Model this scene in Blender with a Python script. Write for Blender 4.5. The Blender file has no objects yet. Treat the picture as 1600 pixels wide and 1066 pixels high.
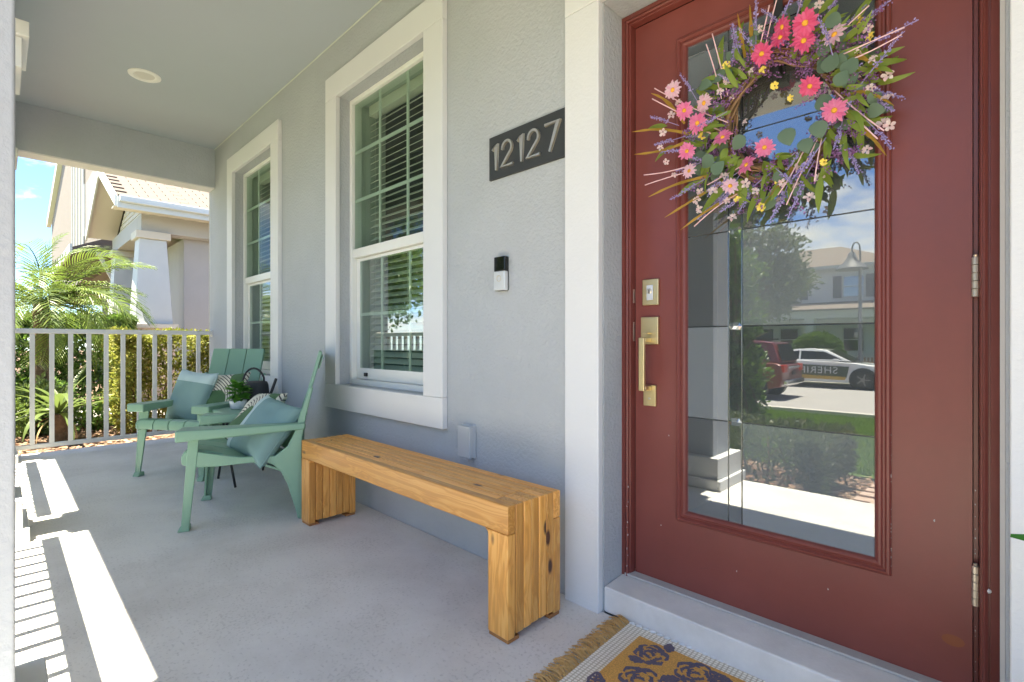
import bpy, bmesh, math, random
from mathutils import Vector, Matrix, noise
R = math.radians
rnd = random.Random(7)
sc = bpy.context.scene
col = sc.collection
# ------------------------------------------------------------------ camera, world, sun
cam = bpy.data.cameras.new("camera"); camo = bpy.data.objects.new("camera", cam); col.objects.link(camo)
sc.camera = camo
cam.sensor_width = 36; cam.lens = 782/1600*36; cam.shift_y = 2/1600
cam.clip_start = .02; cam.clip_end = 600
camo.location = (0, -1.4835, .9457)
camo.rotation_euler = (R(90), 0, math.atan(765/782))
SUN_EL = math.atan(1/.24)
sun = bpy.data.lights.new("sun", 'SUN'); suno = bpy.data.objects.new("sun", sun); col.objects.link(suno)
sun.energy = 4.4; sun.angle = R(.5); sun.color = (1, .96, .9)
suno.rotation_euler = (R(90)-SUN_EL, 0, 0)      # shines towards +y and down
suno.location = (0, -20, 40)
w = bpy.data.worlds.new("World"); sc.world = w; w.use_nodes = True
nt = w.node_tree; N = nt.nodes; L = nt.links
bg = N['Background']; bg.inputs[1].default_value = .082
sky = N.new('ShaderNodeTexSky'); sky.sky_type = 'NISHITA'; sky.sun_disc = False
sky.sun_elevation = SUN_EL; sky.sun_rotation = R(180); sky.air_density = 1.0; sky.dust_density = 0; sky.ozone_density = 3.0; sky.altitude = 2500
tc = N.new('ShaderNodeTexCoord'); mp = N.new('ShaderNodeMapping'); mp.inputs['Scale'].default_value = (1, 1, 2.6); mp.inputs['Location'].default_value = (.33, .1, .2)
L.new(tc.outputs['Generated'], mp.inputs[0])
nz = N.new('ShaderNodeTexNoise'); nz.inputs['Scale'].default_value = 2.6; nz.inputs['Detail'].default_value = 9; nz.inputs['Roughness'].default_value = .58
L.new(mp.outputs[0], nz.inputs[0])
cr = N.new('ShaderNodeValToRGB'); cr.color_ramp.elements[0].position = .52; cr.color_ramp.elements[1].position = .63
L.new(nz.outputs[0], cr.inputs[0])
mx = N.new('ShaderNodeMix'); mx.data_type = 'RGBA'
sm = N.new('ShaderNodeMix'); sm.data_type = 'RGBA'; sm.blend_type = 'MULTIPLY'; sm.inputs[0].default_value = 1
sm.inputs[7].default_value = (.60, .74, .97, 1)
L.new(sky.outputs[0], sm.inputs[6]); L.new(cr.outputs[0], mx.inputs[0]); L.new(sm.outputs[2], mx.inputs[6]); mx.inputs[7].default_value = (5.6, 5.8, 6.1, 1)
L.new(mx.outputs[2], bg.inputs[0])
sc.view_settings.view_transform = 'Standard'; sc.view_settings.look = 'None'; sc.view_settings.gamma = 1
sc.view_settings.exposure = 2.84
sc.view_settings.use_white_balance = True; sc.view_settings.white_balance_temperature = 7600; sc.view_settings.white_balance_tint = 4
sc.view_settings.use_curve_mapping = False
sc.render.engine = 'CYCLES'
sc.cycles.max_bounces = 10; sc.cycles.diffuse_bounces = 5; sc.cycles.glossy_bounces = 4; sc.cycles.transparent_max_bounces = 16
sc.cycles.use_denoising = True
sc.cycles.sample_clamp_indirect = 8

# ------------------------------------------------------------------ helpers
class MB:
    def __init__(s): s.v = []; s.f = []
    def add(s, vs, fs):
        b = len(s.v); s.v += [tuple(v) for v in vs]; s.f += [tuple(i+b for i in f) for f in fs]; return s
    def box(s, x0, x1, y0, y1, z0, z1, M=None):
        vs = [Vector(p) for p in ((x0,y0,z0),(x1,y0,z0),(x1,y1,z0),(x0,y1,z0),(x0,y0,z1),(x1,y0,z1),(x1,y1,z1),(x0,y1,z1))]
        if M: vs = [M @ v for v in vs]
        return s.add(vs, [(0,3,2,1),(4,5,6,7),(0,1,5,4),(1,2,6,5),(2,3,7,6),(3,0,4,7)])
    def hexa(s, vs): return s.add(vs, [(0,3,2,1),(4,5,6,7),(0,1,5,4),(1,2,6,5),(2,3,7,6),(3,0,4,7)])
    def prism(s, pts, a, b, axis='x', M=None):   # polygon extruded along axis from a to b
        def P(p, t):
            q = {'x': (t, p[0], p[1]), 'y': (p[0], t, p[1]), 'z': (p[0], p[1], t)}[axis]
            q = Vector(q); return M @ q if M else q
        n = len(pts); vs = [P(p, a) for p in pts] + [P(p, b) for p in pts]
        return s.add(vs, [tuple(range(n))[::-1], tuple(range(n, 2*n))] + [(i, (i+1) % n, n+(i+1) % n, n+i) for i in range(n)])
    def tube(s, pts, r, seg=6, cap=True, closed=False):
        pts = [Vector(p) for p in pts]; n = len(pts)
        rr = r if isinstance(r, (list, tuple)) else [r]*n
        rings = []; up = Vector((0,0,1)); prev = None
        for i, p in enumerate(pts):
            t = (pts[min(i+1, n-1)] - pts[max(i-1, 0)])
            if closed: t = pts[(i+1) % n]-pts[(i-1) % n]
            t.normalize()
            a = prev if prev else (up if abs(t.z) < .9 else Vector((1,0,0)))
            a = (a - t*a.dot(t)).normalized(); prev = a; b = t.cross(a)
            rings.append([p + (a*math.cos(k*2*math.pi/seg)+b*math.sin(k*2*math.pi/seg))*rr[i] for k in range(seg)])
        vs = [q for g in rings for q in g]; fs = []
        for i in range(n if closed else n-1):
            j = (i+1) % n
            for k in range(seg): fs.append((i*seg+k, i*seg+(k+1) % seg, j*seg+(k+1) % seg, j*seg+k))
        if cap and not closed: fs += [tuple(range(seg))[::-1], tuple((n-1)*seg+k for k in range(seg))]
        return s.add(vs, fs)
    def lathe(s, prof, seg=24, c=(0,0,0), M=None):
        vs = []; fs = []
        for (r, z) in prof:
            for k in range(seg):
                v = Vector((c[0]+r*math.cos(k*2*math.pi/seg), c[1]+r*math.sin(k*2*math.pi/seg), c[2]+z)); vs.append(M @ v if M else v)
        for i in range(len(prof)-1):
            for k in range(seg): fs.append((i*seg+k, i*seg+(k+1) % seg, (i+1)*seg+(k+1) % seg, (i+1)*seg+k))
        fs += [tuple(range(seg))[::-1], tuple((len(prof)-1)*seg+k for k in range(seg))]
        return s.add(vs, fs)
    def mesh(s, name, m, smooth=False, fixn=True):
        me = bpy.data.meshes.new(name); me.from_pydata(s.v, [], s.f)
        if fixn:
            bm = bmesh.new(); bm.from_mesh(me); bmesh.ops.recalc_face_normals(bm, faces=bm.faces); bm.to_mesh(me); bm.free()
        for mm in (m if isinstance(m, (list, tuple)) else [m]): me.materials.append(mm)
        if smooth:
            for p in me.polygons: p.use_smooth = True
        me.update(); return me
    def build(s, name, m, parent=None, bevel=0, smooth=False, seg=2, fixn=True):
        o = bpy.data.objects.new(name, s.mesh(name, m, smooth, fixn)); col.objects.link(o)
        if parent: o.parent = parent
        if bevel:
            b = o.modifiers.new('bevel', 'BEVEL'); b.width = bevel; b.segments = seg; b.limit_method = 'ANGLE'; b.angle_limit = R(40)
            if not smooth:
                for p in o.data.polygons: p.use_smooth = True
                o.modifiers.new('wn', 'WEIGHTED_NORMAL')
        return o
def tag(o, label=None, cat=None, group=None, kind=None):
    if label: o['label'] = label
    if cat: o['category'] = cat
    if group: o['group'] = group
    if kind: o['kind'] = kind
    return o
def empty(name, loc=(0,0,0), rz=0, label=None, cat=None, group=None):
    o = bpy.data.objects.new(name, None); col.objects.link(o); o.location = loc; o.rotation_euler = (0,0,rz); o.empty_display_size = .1
    return tag(o, label, cat, group)
def inst(name, me, parent=None, M=None):
    o = bpy.data.objects.new(name, me); col.objects.link(o)
    if parent: o.parent = parent
    if M is not None: o.matrix_local = M
    return o
def copy_tree(o, parent=None):
    c = o.copy(); col.objects.link(c); c.parent = parent
    for ch in list(o.children): copy_tree(ch, c)
    return c

def mat(name, c, rough=.6, bump=None, metal=0, spec=.5, var=None, c2=None, coords='Object', coat=0, trans=None, island=None):
    m = bpy.data.materials.new(name); m.use_nodes = True; nt = m.node_tree; N = nt.nodes; L = nt.links
    b = N['Principled BSDF']; b.inputs['Base Color'].default_value = (*c, 1); b.inputs['Roughness'].default_value = rough
    b.inputs['Metallic'].default_value = metal; b.inputs['Specular IOR Level'].default_value = spec; b.inputs['Coat Weight'].default_value = coat
    tc = N.new('ShaderNodeTexCoord'); geo = None
    csock = None
    if var:    # (scale, amount) multiplicative mottling, c2 optional second colour
        n = N.new('ShaderNodeTexNoise'); n.inputs['Scale'].default_value = var[0]; n.inputs['Detail'].default_value = 6; n.inputs['Roughness'].default_value = .65
        L.new(tc.outputs[coords], n.inputs[0])
        r = N.new('ShaderNodeValToRGB'); r.color_ramp.elements[0].position = .3; r.color_ramp.elements[1].position = .7
        a = var[1]; d = c2 if c2 else tuple(x*(1-a) for x in c); e = c if c2 else tuple(min(1, x*(1+a)) for x in c)
        r.color_ramp.elements[0].color = (*d, 1); r.color_ramp.elements[1].color = (*e, 1)
        L.new(n.outputs[0], r.inputs[0]); csock = r.outputs[0]
    if island:   # per-leaf variation
        g = N.new('ShaderNodeNewGeometry'); r = N.new('ShaderNodeValToRGB')
        els = r.color_ramp.elements; k = len(island)
        els[0].color = (*island[0], 1); els[1].color = (*island[-1], 1)
        for i in range(1, k-1): e = els.new(i/(k-1)); e.color = (*island[i], 1)
        L.new(g.outputs['Random Per Island'], r.inputs[0]); csock = r.outputs[0]
    if csock: L.new(csock, b.inputs['Base Color'])
    if var and not island:
        rn = N.new('ShaderNodeMapRange'); rn.inputs[3].default_value = max(.05, rough-.12); rn.inputs[4].default_value = min(1, rough+.12); L.new(n.outputs[0], rn.inputs[0]); L.new(rn.outputs[0], b.inputs['Roughness'])
    last = None
    for bp in (bump if isinstance(bump, list) else ([bump] if bump else [])):
        n = N.new('ShaderNodeTexNoise'); n.inputs['Scale'].default_value = bp[0]; n.inputs['Detail'].default_value = 4
        L.new(tc.outputs[coords], n.inputs[0])
        bn = N.new('ShaderNodeBump'); bn.inputs['Strength'].default_value = bp[1]; bn.inputs['Distance'].default_value = bp[2]
        L.new(n.outputs[0], bn.inputs['Height'])
        if last: L.new(last.outputs[0], bn.inputs['Normal'])
        last = bn
    if last: L.new(last.outputs[0], b.inputs['Normal'])
    if trans:   # leaf translucency
        t = N.new('ShaderNodeBsdfTranslucent'); t.inputs[0].default_value = (*trans, 1)
        if csock: 
            mm = N.new('ShaderNodeMix'); mm.data_type = 'RGBA'; mm.inputs[0].default_value = .5; L.new(csock, mm.inputs[6]); mm.inputs[7].default_value = (*trans, 1); L.new(mm.outputs[2], t.inputs[0])
        s = N.new('ShaderNodeMixShader'); s.inputs[0].default_value = .4
        L.new(b.outputs[0], s.inputs[1]); L.new(t.outputs[0], s.inputs[2]); L.new(s.outputs[0], N['Material Output'].inputs[0])
    return m
def wood_mat():
    m = bpy.data.materials.new('pine_wood'); m.use_nodes = True; nt = m.node_tree; N = nt.nodes; L = nt.links
    b = N['Principled BSDF']; b.inputs['Roughness'].default_value = .42; b.inputs['Coat Weight'].default_value = .25; b.inputs['Coat Roughness'].default_value = .25
    tc = N.new('ShaderNodeTexCoord'); oi = N.new('ShaderNodeObjectInfo')
    mul = N.new('ShaderNodeMath'); mul.operation = 'MULTIPLY'; mul.inputs[1].default_value = 37.; L.new(oi.outputs['Random'], mul.inputs[0])
    ad = N.new('ShaderNodeVectorMath'); ad.operation = 'ADD'; L.new(tc.outputs['Object'], ad.inputs[0]); L.new(mul.outputs[0], ad.inputs[1])
    # knots: sparse voronoi, elongated along the board (object z is the board axis)
    mk = N.new('ShaderNodeMapping'); mk.inputs['Scale'].default_value = (11, 11, 4.6); L.new(ad.outputs[0], mk.inputs[0])
    vo = N.new('ShaderNodeTexVoronoi'); vo.inputs['Scale'].default_value = 1; L.new(mk.outputs[0], vo.inputs[0])
    # grain distorted round the knots
    gm = N.new('ShaderNodeMapping'); gm.inputs['Scale'].default_value = (34, 34, .55); L.new(ad.outputs[0], gm.inputs[0])
    dv = N.new('ShaderNodeMath'); dv.operation = 'MULTIPLY'; dv.inputs[1].default_value = .9; L.new(vo.outputs['Distance'], dv.inputs[0])
    av = N.new('ShaderNodeVectorMath'); av.operation = 'ADD'; L.new(gm.outputs[0], av.inputs[0]); L.new(dv.outputs[0], av.inputs[1])
    n = N.new('ShaderNodeTexNoise'); n.inputs['Scale'].default_value = 1.1; n.inputs['Detail'].default_value = 3; n.inputs['Distortion'].default_value = .6; L.new(av.outputs[0], n.inputs[0])
    wv = N.new('ShaderNodeMath'); wv.operation = 'MULTIPLY'; wv.inputs[1].default_value = 26; L.new(n.outputs[0], wv.inputs[0])
    sn = N.new('ShaderNodeMath'); sn.operation = 'SINE'; L.new(wv.outputs[0], sn.inputs[0])
    r = N.new('ShaderNodeValToRGB'); e = r.color_ramp.elements
    e[0].position = 0; e[0].color = (.80, .40, .105, 1); e[1].position = 1; e[1].color = (.64, .28, .06, 1)
    q = e.new(.55); q.color = (.74, .33, .07, 1)
    mr = N.new('ShaderNodeMapRange'); mr.inputs[1].default_value = -1; mr.inputs[2].default_value = 1; L.new(sn.outputs[0], mr.inputs[0]); L.new(mr.outputs[0], r.inputs[0])
    tint = N.new('ShaderNodeHueSaturation'); L.new(r.outputs[0], tint.inputs['Color'])
    tv = N.new('ShaderNodeMapRange'); tv.inputs[3].default_value = .72; tv.inputs[4].default_value = 1.22; L.new(oi.outputs['Random'], tv.inputs[0]); L.new(tv.outputs[0], tint.inputs['Value'])
    kr = N.new('ShaderNodeValToRGB'); kr.color_ramp.elements[0].position = .09; kr.color_ramp.elements[0].color = (1,1,1,1); kr.color_ramp.elements[1].position = .15; kr.color_ramp.elements[1].color = (0,0,0,1)
    L.new(vo.outputs['Distance'], kr.inputs[0])
    mx = N.new('ShaderNodeMix'); mx.data_type = 'RGBA'; L.new(kr.outputs[0], mx.inputs[0]); L.new(tint.outputs[0], mx.inputs[6]); mx.inputs[7].default_value = (.07, .022, .008, 1)
    L.new(mx.outputs[2], b.inputs['Base Color'])
    bn = N.new('ShaderNodeBump'); bn.inputs['Strength'].default_value = .15; bn.inputs['Distance'].default_value = .001; L.new(mr.outputs[0], bn.inputs['Height']); L.new(bn.outputs[0], b.inputs['Normal'])
    return m
def glass_mat(name, refl=.5, tint=(.75, .85, .8), haze=0, rough=0.0, hazec=(.3, .35, .38), base=0.08):
    m = bpy.data.materials.new(name); m.use_nodes = True; nt = m.node_tree; N = nt.nodes; L = nt.links
    N.remove(N['Principled BSDF'])
    g = N.new('ShaderNodeBsdfGlossy'); g.inputs['Roughness'].default_value = rough; g.inputs[0].default_value = (.95, .98, 1, 1)
    t = N.new('ShaderNodeBsdfTransparent'); t.inputs[0].default_value = (*tint, 1)
    d = N.new('ShaderNodeBsdfDiffuse'); d.inputs[0].default_value = (*hazec, 1)
    s1 = N.new('ShaderNodeMixShader'); s1.inputs[0].default_value = haze; L.new(t.outputs[0], s1.inputs[1]); L.new(d.outputs[0], s1.inputs[2])
    s2 = N.new('ShaderNodeMixShader')
    lw = N.new('ShaderNodeLayerWeight'); lw.inputs[0].default_value = .25
    mr = N.new('ShaderNodeMapRange'); mr.inputs[3].default_value = refl; mr.inputs[4].default_value = min(1, refl+.22); L.new(lw.outputs['Fresnel'], mr.inputs[0])
    L.new(mr.outputs[0], s2.inputs[0]); L.new(s1.outputs[0], s2.inputs[1]); L.new(g.outputs[0], s2.inputs[2])
    L.new(s2.outputs[0], N['Material Output'].inputs[0])
    return m

STUCCO = [(70, .8, .006), (240, .45, .002)]
M = dict(
    wall=mat('wall_stucco', (.41, .435, .455), .85, STUCCO, var=(2.2, .055)),
    colm=mat('column_stucco', (.40, .43, .46), .85, [(70, .6, .004), (260, .3, .0015)], var=(3.5, .04)),
    beam=mat('beam_stucco', (.42, .455, .49), .85, [(60, .8, .006), (240, .3, .0015)], var=(3, .05)),
    ceil=mat('ceiling_paint', (.385, .435, .475), .8, [(150, .12, .001)], var=(2, .02)),
    trim=mat('trim_white', (.66, .67, .675), .6, [(160, .12, .001)], var=(2.5, .02)),
    trimr=mat('trim_rough_white', (.65, .66, .665), .7, [(80, .5, .003)]),
    vinyl=mat('vinyl_white', (.76, .77, .74), .35),
    rail=mat('rail_paint', (.62, .62, .60), .35, [(90, .1, .001)]),
    door=mat('door_paint', (.185, .044, .036), .40, [(26, .16, .0025), (240, .2, .0006)], var=(4, .10), spec=.5),
    frame=mat('door_frame_paint', (.17, .040, .032), .36, [(50, .15, .0015)], var=(7, .1)),
    brass=mat('satin_brass', (.66, .53, .29), .34, [(300, .08, .0004)], metal=.85),
    nickel=mat('brushed_nickel', (.62, .56, .47), .38, metal=.9),
    black=mat('black_metal', (.018, .019, .02), .45),
    blackm=mat('black_matte', (.028, .029, .031), .6, [(200, .2, .0006)]),
    plate=mat('dark_plate', (.03, .033, .034), .55, [(220, .2, .0005)]),
    green=mat('green_plastic', (.195, .355, .26), .42, [(420, .15, .0004)], var=(6, .03)),
    silver=mat('silver_plastic', (.62, .64, .66), .35, metal=.3),
    gloss=mat('black_gloss', (.008, .009, .009), .08),
    boxp=mat('outlet_paint', (.43, .45, .47), .55),
    slat=mat('blind_slat', (.80, .76, .70), .5),
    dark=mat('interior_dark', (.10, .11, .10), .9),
    liner=mat('interior_jamb', (.55, .60, .54), .7),
    sealant=mat('caulk', (.42, .41, .40), .7),
)
def floor_mat():
    m = bpy.data.materials.new('porch_concrete'); m.use_nodes = True; nt = m.node_tree; N = nt.nodes; L = nt.links
    b = N['Principled BSDF']; b.inputs['Roughness'].default_value = .7
    tc = N.new('ShaderNodeTexCoord')
    n = N.new('ShaderNodeTexNoise'); n.inputs['Scale'].default_value = 2.2; n.inputs['Detail'].default_value = 8; n.inputs['Roughness'].default_value = .6; L.new(tc.outputs['Object'], n.inputs[0])
    r = N.new('ShaderNodeValToRGB'); r.color_ramp.elements[0].position = .3; r.color_ramp.elements[1].position = .72
    r.color_ramp.elements[0].color = (.64, .625, .60, 1); r.color_ramp.elements[1].color = (.71, .69, .66, 1); L.new(n.outputs[0], r.inputs[0])
    sn_ = N.new('ShaderNodeTexNoise'); sn_.inputs['Scale'].default_value = 1.1; sn_.inputs['Detail'].default_value = 10; sn_.inputs['Roughness'].default_value = .7; L.new(tc.outputs['Object'], sn_.inputs[0])
    sr_ = N.new('ShaderNodeValToRGB'); sr_.color_ramp.elements[0].position = .30; sr_.color_ramp.elements[0].color = (.86, .84, .82, 1); sr_.color_ramp.elements[1].position = .55; sr_.color_ramp.elements[1].color = (1, 1, 1, 1); L.new(sn_.outputs[0], sr_.inputs[0])
    sm_ = N.new('ShaderNodeMix'); sm_.data_type = 'RGBA'; sm_.blend_type = 'MULTIPLY'; sm_.inputs[0].default_value = 1; L.new(r.outputs[0], sm_.inputs[6]); L.new(sr_.outputs[0], sm_.inputs[7])
    # dark pits of the knock-down texture
    v = N.new('ShaderNodeTexNoise'); v.inputs['Scale'].default_value = 90; v.inputs['Detail'].default_value = 3; v.inputs['Roughness'].default_value = .6; L.new(tc.outputs['Object'], v.inputs[0])
    n2 = N.new('ShaderNodeTexNoise'); n2.inputs['Scale'].default_value = 4; n2.inputs['Detail'].default_value = 2; L.new(tc.outputs['Object'], n2.inputs[0])
    ad = N.new('ShaderNodeMath'); ad.operation = 'MULTIPLY_ADD'; ad.inputs[1].default_value = .28; L.new(n2.outputs[0], ad.inputs[0]); L.new(v.outputs[0], ad.inputs[2])
    pr = N.new('ShaderNodeValToRGB'); pr.color_ramp.elements[0].position = .70; pr.color_ramp.elements[1].position = .80
    pr.color_ramp.elements[0].color = (0,0,0,1); pr.color_ramp.elements[1].color = (1,1,1,1); L.new(ad.outputs[0], pr.inputs[0])
    mx = N.new('ShaderNodeMix'); mx.data_type = 'RGBA'; mx.blend_type = 'MIX'
    ml = N.new('ShaderNodeMath'); ml.operation = 'MULTIPLY'; ml.inputs[1].default_value = .34; L.new(pr.outputs[0], ml.inputs[0]); L.new(ml.outputs[0], mx.inputs[0])
    L.new(sm_.outputs[2], mx.inputs[6]); mx.inputs[7].default_value = (.36, .345, .33, 1); L.new(mx.outputs[2], b.inputs['Base Color'])
    iv = N.new('ShaderNodeMath'); iv.operation = 'SUBTRACT'; iv.inputs[0].default_value = 1; L.new(pr.outputs[0], iv.inputs[1])
    bn = N.new('ShaderNodeBump'); bn.inputs['Strength'].default_value = .6; bn.inputs['Distance'].default_value = .0025; L.new(iv.outputs[0], bn.inputs['Height'])
    fn = N.new('ShaderNodeTexNoise'); fn.inputs['Scale'].default_value = 260; L.new(tc.outputs['Object'], fn.inputs[0])
    b2 = N.new('ShaderNodeBump'); b2.inputs['Strength'].default_value = .3; b2.inputs['Distance'].default_value = .0008; L.new(fn.outputs[0], b2.inputs['Height']); L.new(bn.outputs[0], b2.inputs['Normal'])
    L.new(b2.outputs[0], b.inputs['Normal'])
    return m
M['floor'] = floor_mat(); M['wood'] = wood_mat(); M['stepm'] = mat('step_paint', (.66,.65,.63), .7, [(120, .35, .002), (12, .25, .004)], var=(7, .10))
M['wglass'] = glass_mat('window_glass', .04, (.62, .74, .66), .04, hazec=(.25, .34, .28))
M['nglass'] = glass_mat('distant_window_glass', .3, (.3, .35, .38))
for nme, hz in (('clear', .12), ('soft', .34), ('hazy', .55)):
    M['dg_'+nme] = glass_mat('door_glass_'+nme, .20 if nme == 'clear' else .17, (.7, .8, .8), hz, hazec=(.42, .47, .50))
M['bevelglass'] = glass_mat('door_bevel_line', .10, (.1, .13, .13), .2, .2, hazec=(.10, .13, .14))

# ------------------------------------------------------------------ SETTING
XL, XR = -5.90, 2.6            # porch ends
f = MB(); f.box(XL, XR, -1.79, 0, -.25, 0)
tag(f.build('porch_floor', M['floor'], bevel=.008), kind='structure')
f = MB(); f.hexa([(-.9995,-.001,0),(.0,-.001,0),(.0,.17,0),(-.9995,.17,0),(-.9995,-.001,.088),(.0,-.001,.088),(.0,.17,.098),(-.9995,.17,.098)])
st = f.build('door_step', M['stepm'], bevel=.006); tag(st, kind='structure')
f = MB(); f.box(-.985, -.003, .112, .17, .097, .104); f.build('sill_strip', M['sealant'], st)
# ground: one sheet, level beside the house, falling to the street
def gz(x, y):
    if y > -1.9: return -.15
    t = min(1, (-1.9-y)/9.6); return -.15-.63*t
g = MB(); xs = [-90,-60,-40,-30,-24,-18,-14]+[-12+i*.75 for i in range(22)]+[6,10,20,40,70]; ys = [-120,-80,-50,-40,-34,-30,-26,-22,-20,-16,-13,-11.6,-10,-8,-6,-5,-4,-3,-2.4,-1.9,-1,0,1,2,4,8,14,25,50,90]
g.add([(x, y, gz(x, y)) for y in ys for x in xs], [(j*len(xs)+i, j*len(xs)+i+1, (j+1)*len(xs)+i+1, (j+1)*len(xs)+i) for j in range(len(ys)-1) for i in range(len(xs)-1)])
M['soil'] = mat('mulch_soil', (.17, .105, .065), .95, [(30, .9, .02)], var=(9, .5), c2=(.06, .035, .022))
M['lawn'] = mat('lawn_soil', (.10, .17, .03), .95, [(60, .8, .02)], var=(3, .3))
M['road'] = mat('road_asphalt', (.30, .29, .28), .9, [(120, .4, .004)], var=(2, .08))
M['conc'] = mat('concrete', (.50, .47, .43), .85, [(90, .3, .002)], var=(3, .08))
M['paver'] = mat('pink_paver', (.50, .36, .29), .85, [(70, .4, .003)], var=(5, .15))
tag(g.build('ground', M['soil']), kind='structure')
g = MB(); g.box(-60, 40, -20.8, -11.9, -.80, -.765); tag(g.build('road', M['road']), kind='structure')
g = MB(); g.box(-60, 40, -11.9, -11.74, -.80, -.66); tag(g.build('kerb', M['conc'], bevel=.02), kind='structure')
g = MB(); g.box(-60, 40, -21.0, -20.8, -.80, -.66); tag(g.build('kerb', M['conc'], bevel=.02), kind='structure')
g = MB(); g.box(-60, 40, -23.4, -22.2, -.80, -.72); tag(g.build('pavement', M['conc']), kind='structure')
# lawn sheets
def sheet(x0, x1, y0, y1, nx, ny, off):
    m = MB(); X = [x0+(x1-x0)*i/nx for i in range(nx+1)]; Y = [y0+(y1-y0)*j/ny for j in range(ny+1)]
    m.add([(x, y, gz(x, y)+off) for y in Y for x in X], [(j*(nx+1)+i, j*(nx+1)+i+1, (j+1)*(nx+1)+i+1, (j+1)*(nx+1)+i) for j in range(ny) for i in range(nx)]); return m
tag(sheet(-40, 12, -11.73, -3.5, 10, 12, .02).build('lawn', M['lawn']), kind='structure')
tag(sheet(-40, 12, -22.18, -21.02, 4, 2, .02).build('lawn', M['lawn']), kind='structure')
tag(sheet(-40, 12, -60, -23.42, 4, 4, .02).build('lawn', M['lawn']), kind='structure')
# front walk of pink pavers, laid one by one near the porch
fp = MB(); fp.add([(-.72,-1.82,gz(0,-1.82)+.008),(1.3,-1.82,gz(0,-1.82)+.008),(1.3,-11.7,gz(0,-11.7)+.035),(-.72,-11.7,gz(0,-11.7)+.035)], [(0,1,2,3)])
walk = sheet(-.72, 1.3, -11.7, -1.82, 2, 12, .034).build('front_walk', M['paver']); tag(walk, kind='structure')
pm = MB().box(-.098, .098, -.048, .048, 0, .03).mesh('brick', M['paver'])
for j in range(22):
    for i in range(10):
        y = -1.9-.1*j; x = -.62+.2*i+(.1 if j % 2 else 0)
        if x < 1.25: inst('paver', pm, walk, Matrix.Translation((x, y, gz(x, y)+.03+rnd.uniform(0, .004))))
# side path left of the porch
sp = MB().box(-10.3, -8.5, -9, .9, -.2, -.115); side = sp.build('side_path', M['conc']); tag(side, kind='structure')
eb = MB().box(-.05, .05, -.1, .1, 0, .06).mesh('brick', mat('edge_brick', (.46, .33, .27), .85, [(60, .4, .003)], var=(5, .15)), False)
for i in range(40): inst('brick', eb, side, Matrix.Translation((-8.43, -6.9+.203*i, -.165+rnd.uniform(-.006, .004))) @ Matrix.Rotation(rnd.uniform(-.03, .03), 4, 'Z'))
# house wall with openings
H = 3.0
wl = MB()
ops = [(-4.95, -4.01, .683, 2.476), (-2.962, -2.03, .683, 2.476), (-1.0, .006, 0, 2.14)]
x = -5.74
for (a, b, z0, z1) in ops:
    wl.box(x, a, 0, .14, -.3, H)
    if z0 > 0: wl.box(a, b, 0, .14, -.3, z0)
    wl.box(a, b, 0, .14, z1, H); x = b
wl.box(x, XR, 0, .14, -.3, H)
wl.box(-5.74, -5.60, .141, 9, -.3, H)
tag(wl.build('porch_wall', M['wall'], fixn=False), kind='structure')
c = MB().box(XL+.02, XR, -1.80, .0, 2.85, 2.95); cl = c.build('porch_ceiling', M['ceil']); tag(cl, kind='structure')
MB().tube([(-5.56, -.004, 2.847), (XR, -.004, 2.847)], .004, 5).build('caulk_line', M['liner'], cl)
# beams over the openings (stucco faces, painted underside)
bmo = MB().box(-5.742, -5.556, -1.46, -.001, 2.474, 2.849).build('porch_beam', M['beam']); tag(bmo, kind='structure')
MB().box(-5.738, -5.560, -1.455, -.004, 2.462, 2.473).build('beam_underside', M['trim'], bmo)
bmo = MB().box(-5.742, XR, -1.775, -1.462, 2.474, 2.849).build('porch_beam', M['beam']); tag(bmo, kind='structure')
MB().box(-5.738, XR, -1.771, -1.466, 2.462, 2.473).build('beam_underside', M['trim'], bmo)
# roof edge above the porch
rf = MB().box(-6.0, XR+.3, -1.75, .6, 2.96, 3.06).build('porch_roof', M['trim']); tag(rf, kind='structure')
# rooms behind the windows and the door
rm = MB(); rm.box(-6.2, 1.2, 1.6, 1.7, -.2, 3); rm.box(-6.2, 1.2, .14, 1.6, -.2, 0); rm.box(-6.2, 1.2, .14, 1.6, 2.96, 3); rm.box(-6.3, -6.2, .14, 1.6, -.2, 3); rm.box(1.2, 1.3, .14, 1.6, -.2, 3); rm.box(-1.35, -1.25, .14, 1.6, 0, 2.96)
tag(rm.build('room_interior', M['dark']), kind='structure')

# ------------------------------------------------------------------ columns
def column(x1, label, w=.28):
    cx = x1-w/2; cy = -1.4635-w/2; h = w/2
    t = empty('porch_column', (cx, cy, 0), 0, label, 'column', 'stucco columns along the porch edge')
    MB().box(-h, h, -h, h, .2, 2.25).build('shaft', M['colm'], t, .006)
    b = MB().box(-h-.055, h+.055, -h-.055, h+.055, .066, .20).build('base', M['trim'], t, .004)
    MB().box(-h-.078, h+.078, -h-.078, h+.078, 0, .065).build('plinth', M['trim'], b, .005)
    b = MB().box(-h-.052, h+.052, -h-.052, h+.052, 2.245, 2.388).build('capital', M['trim'], t, .004)
    MB().box(-h-.076, h+.076, -h-.076, h+.076, 2.389, 2.461).build('abacus', M['trim'], b, .004)
column(-1.344, 'grey stucco column at the left edge, nearest the front door')
column(-3.364, 'grey stucco column midway, its white base seen beside the sunlit strip')
column(-5.555, 'grey stucco column at the far porch corner where the railings meet')
column(.95, 'grey stucco column right of the front door, beyond the walk')
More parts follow.
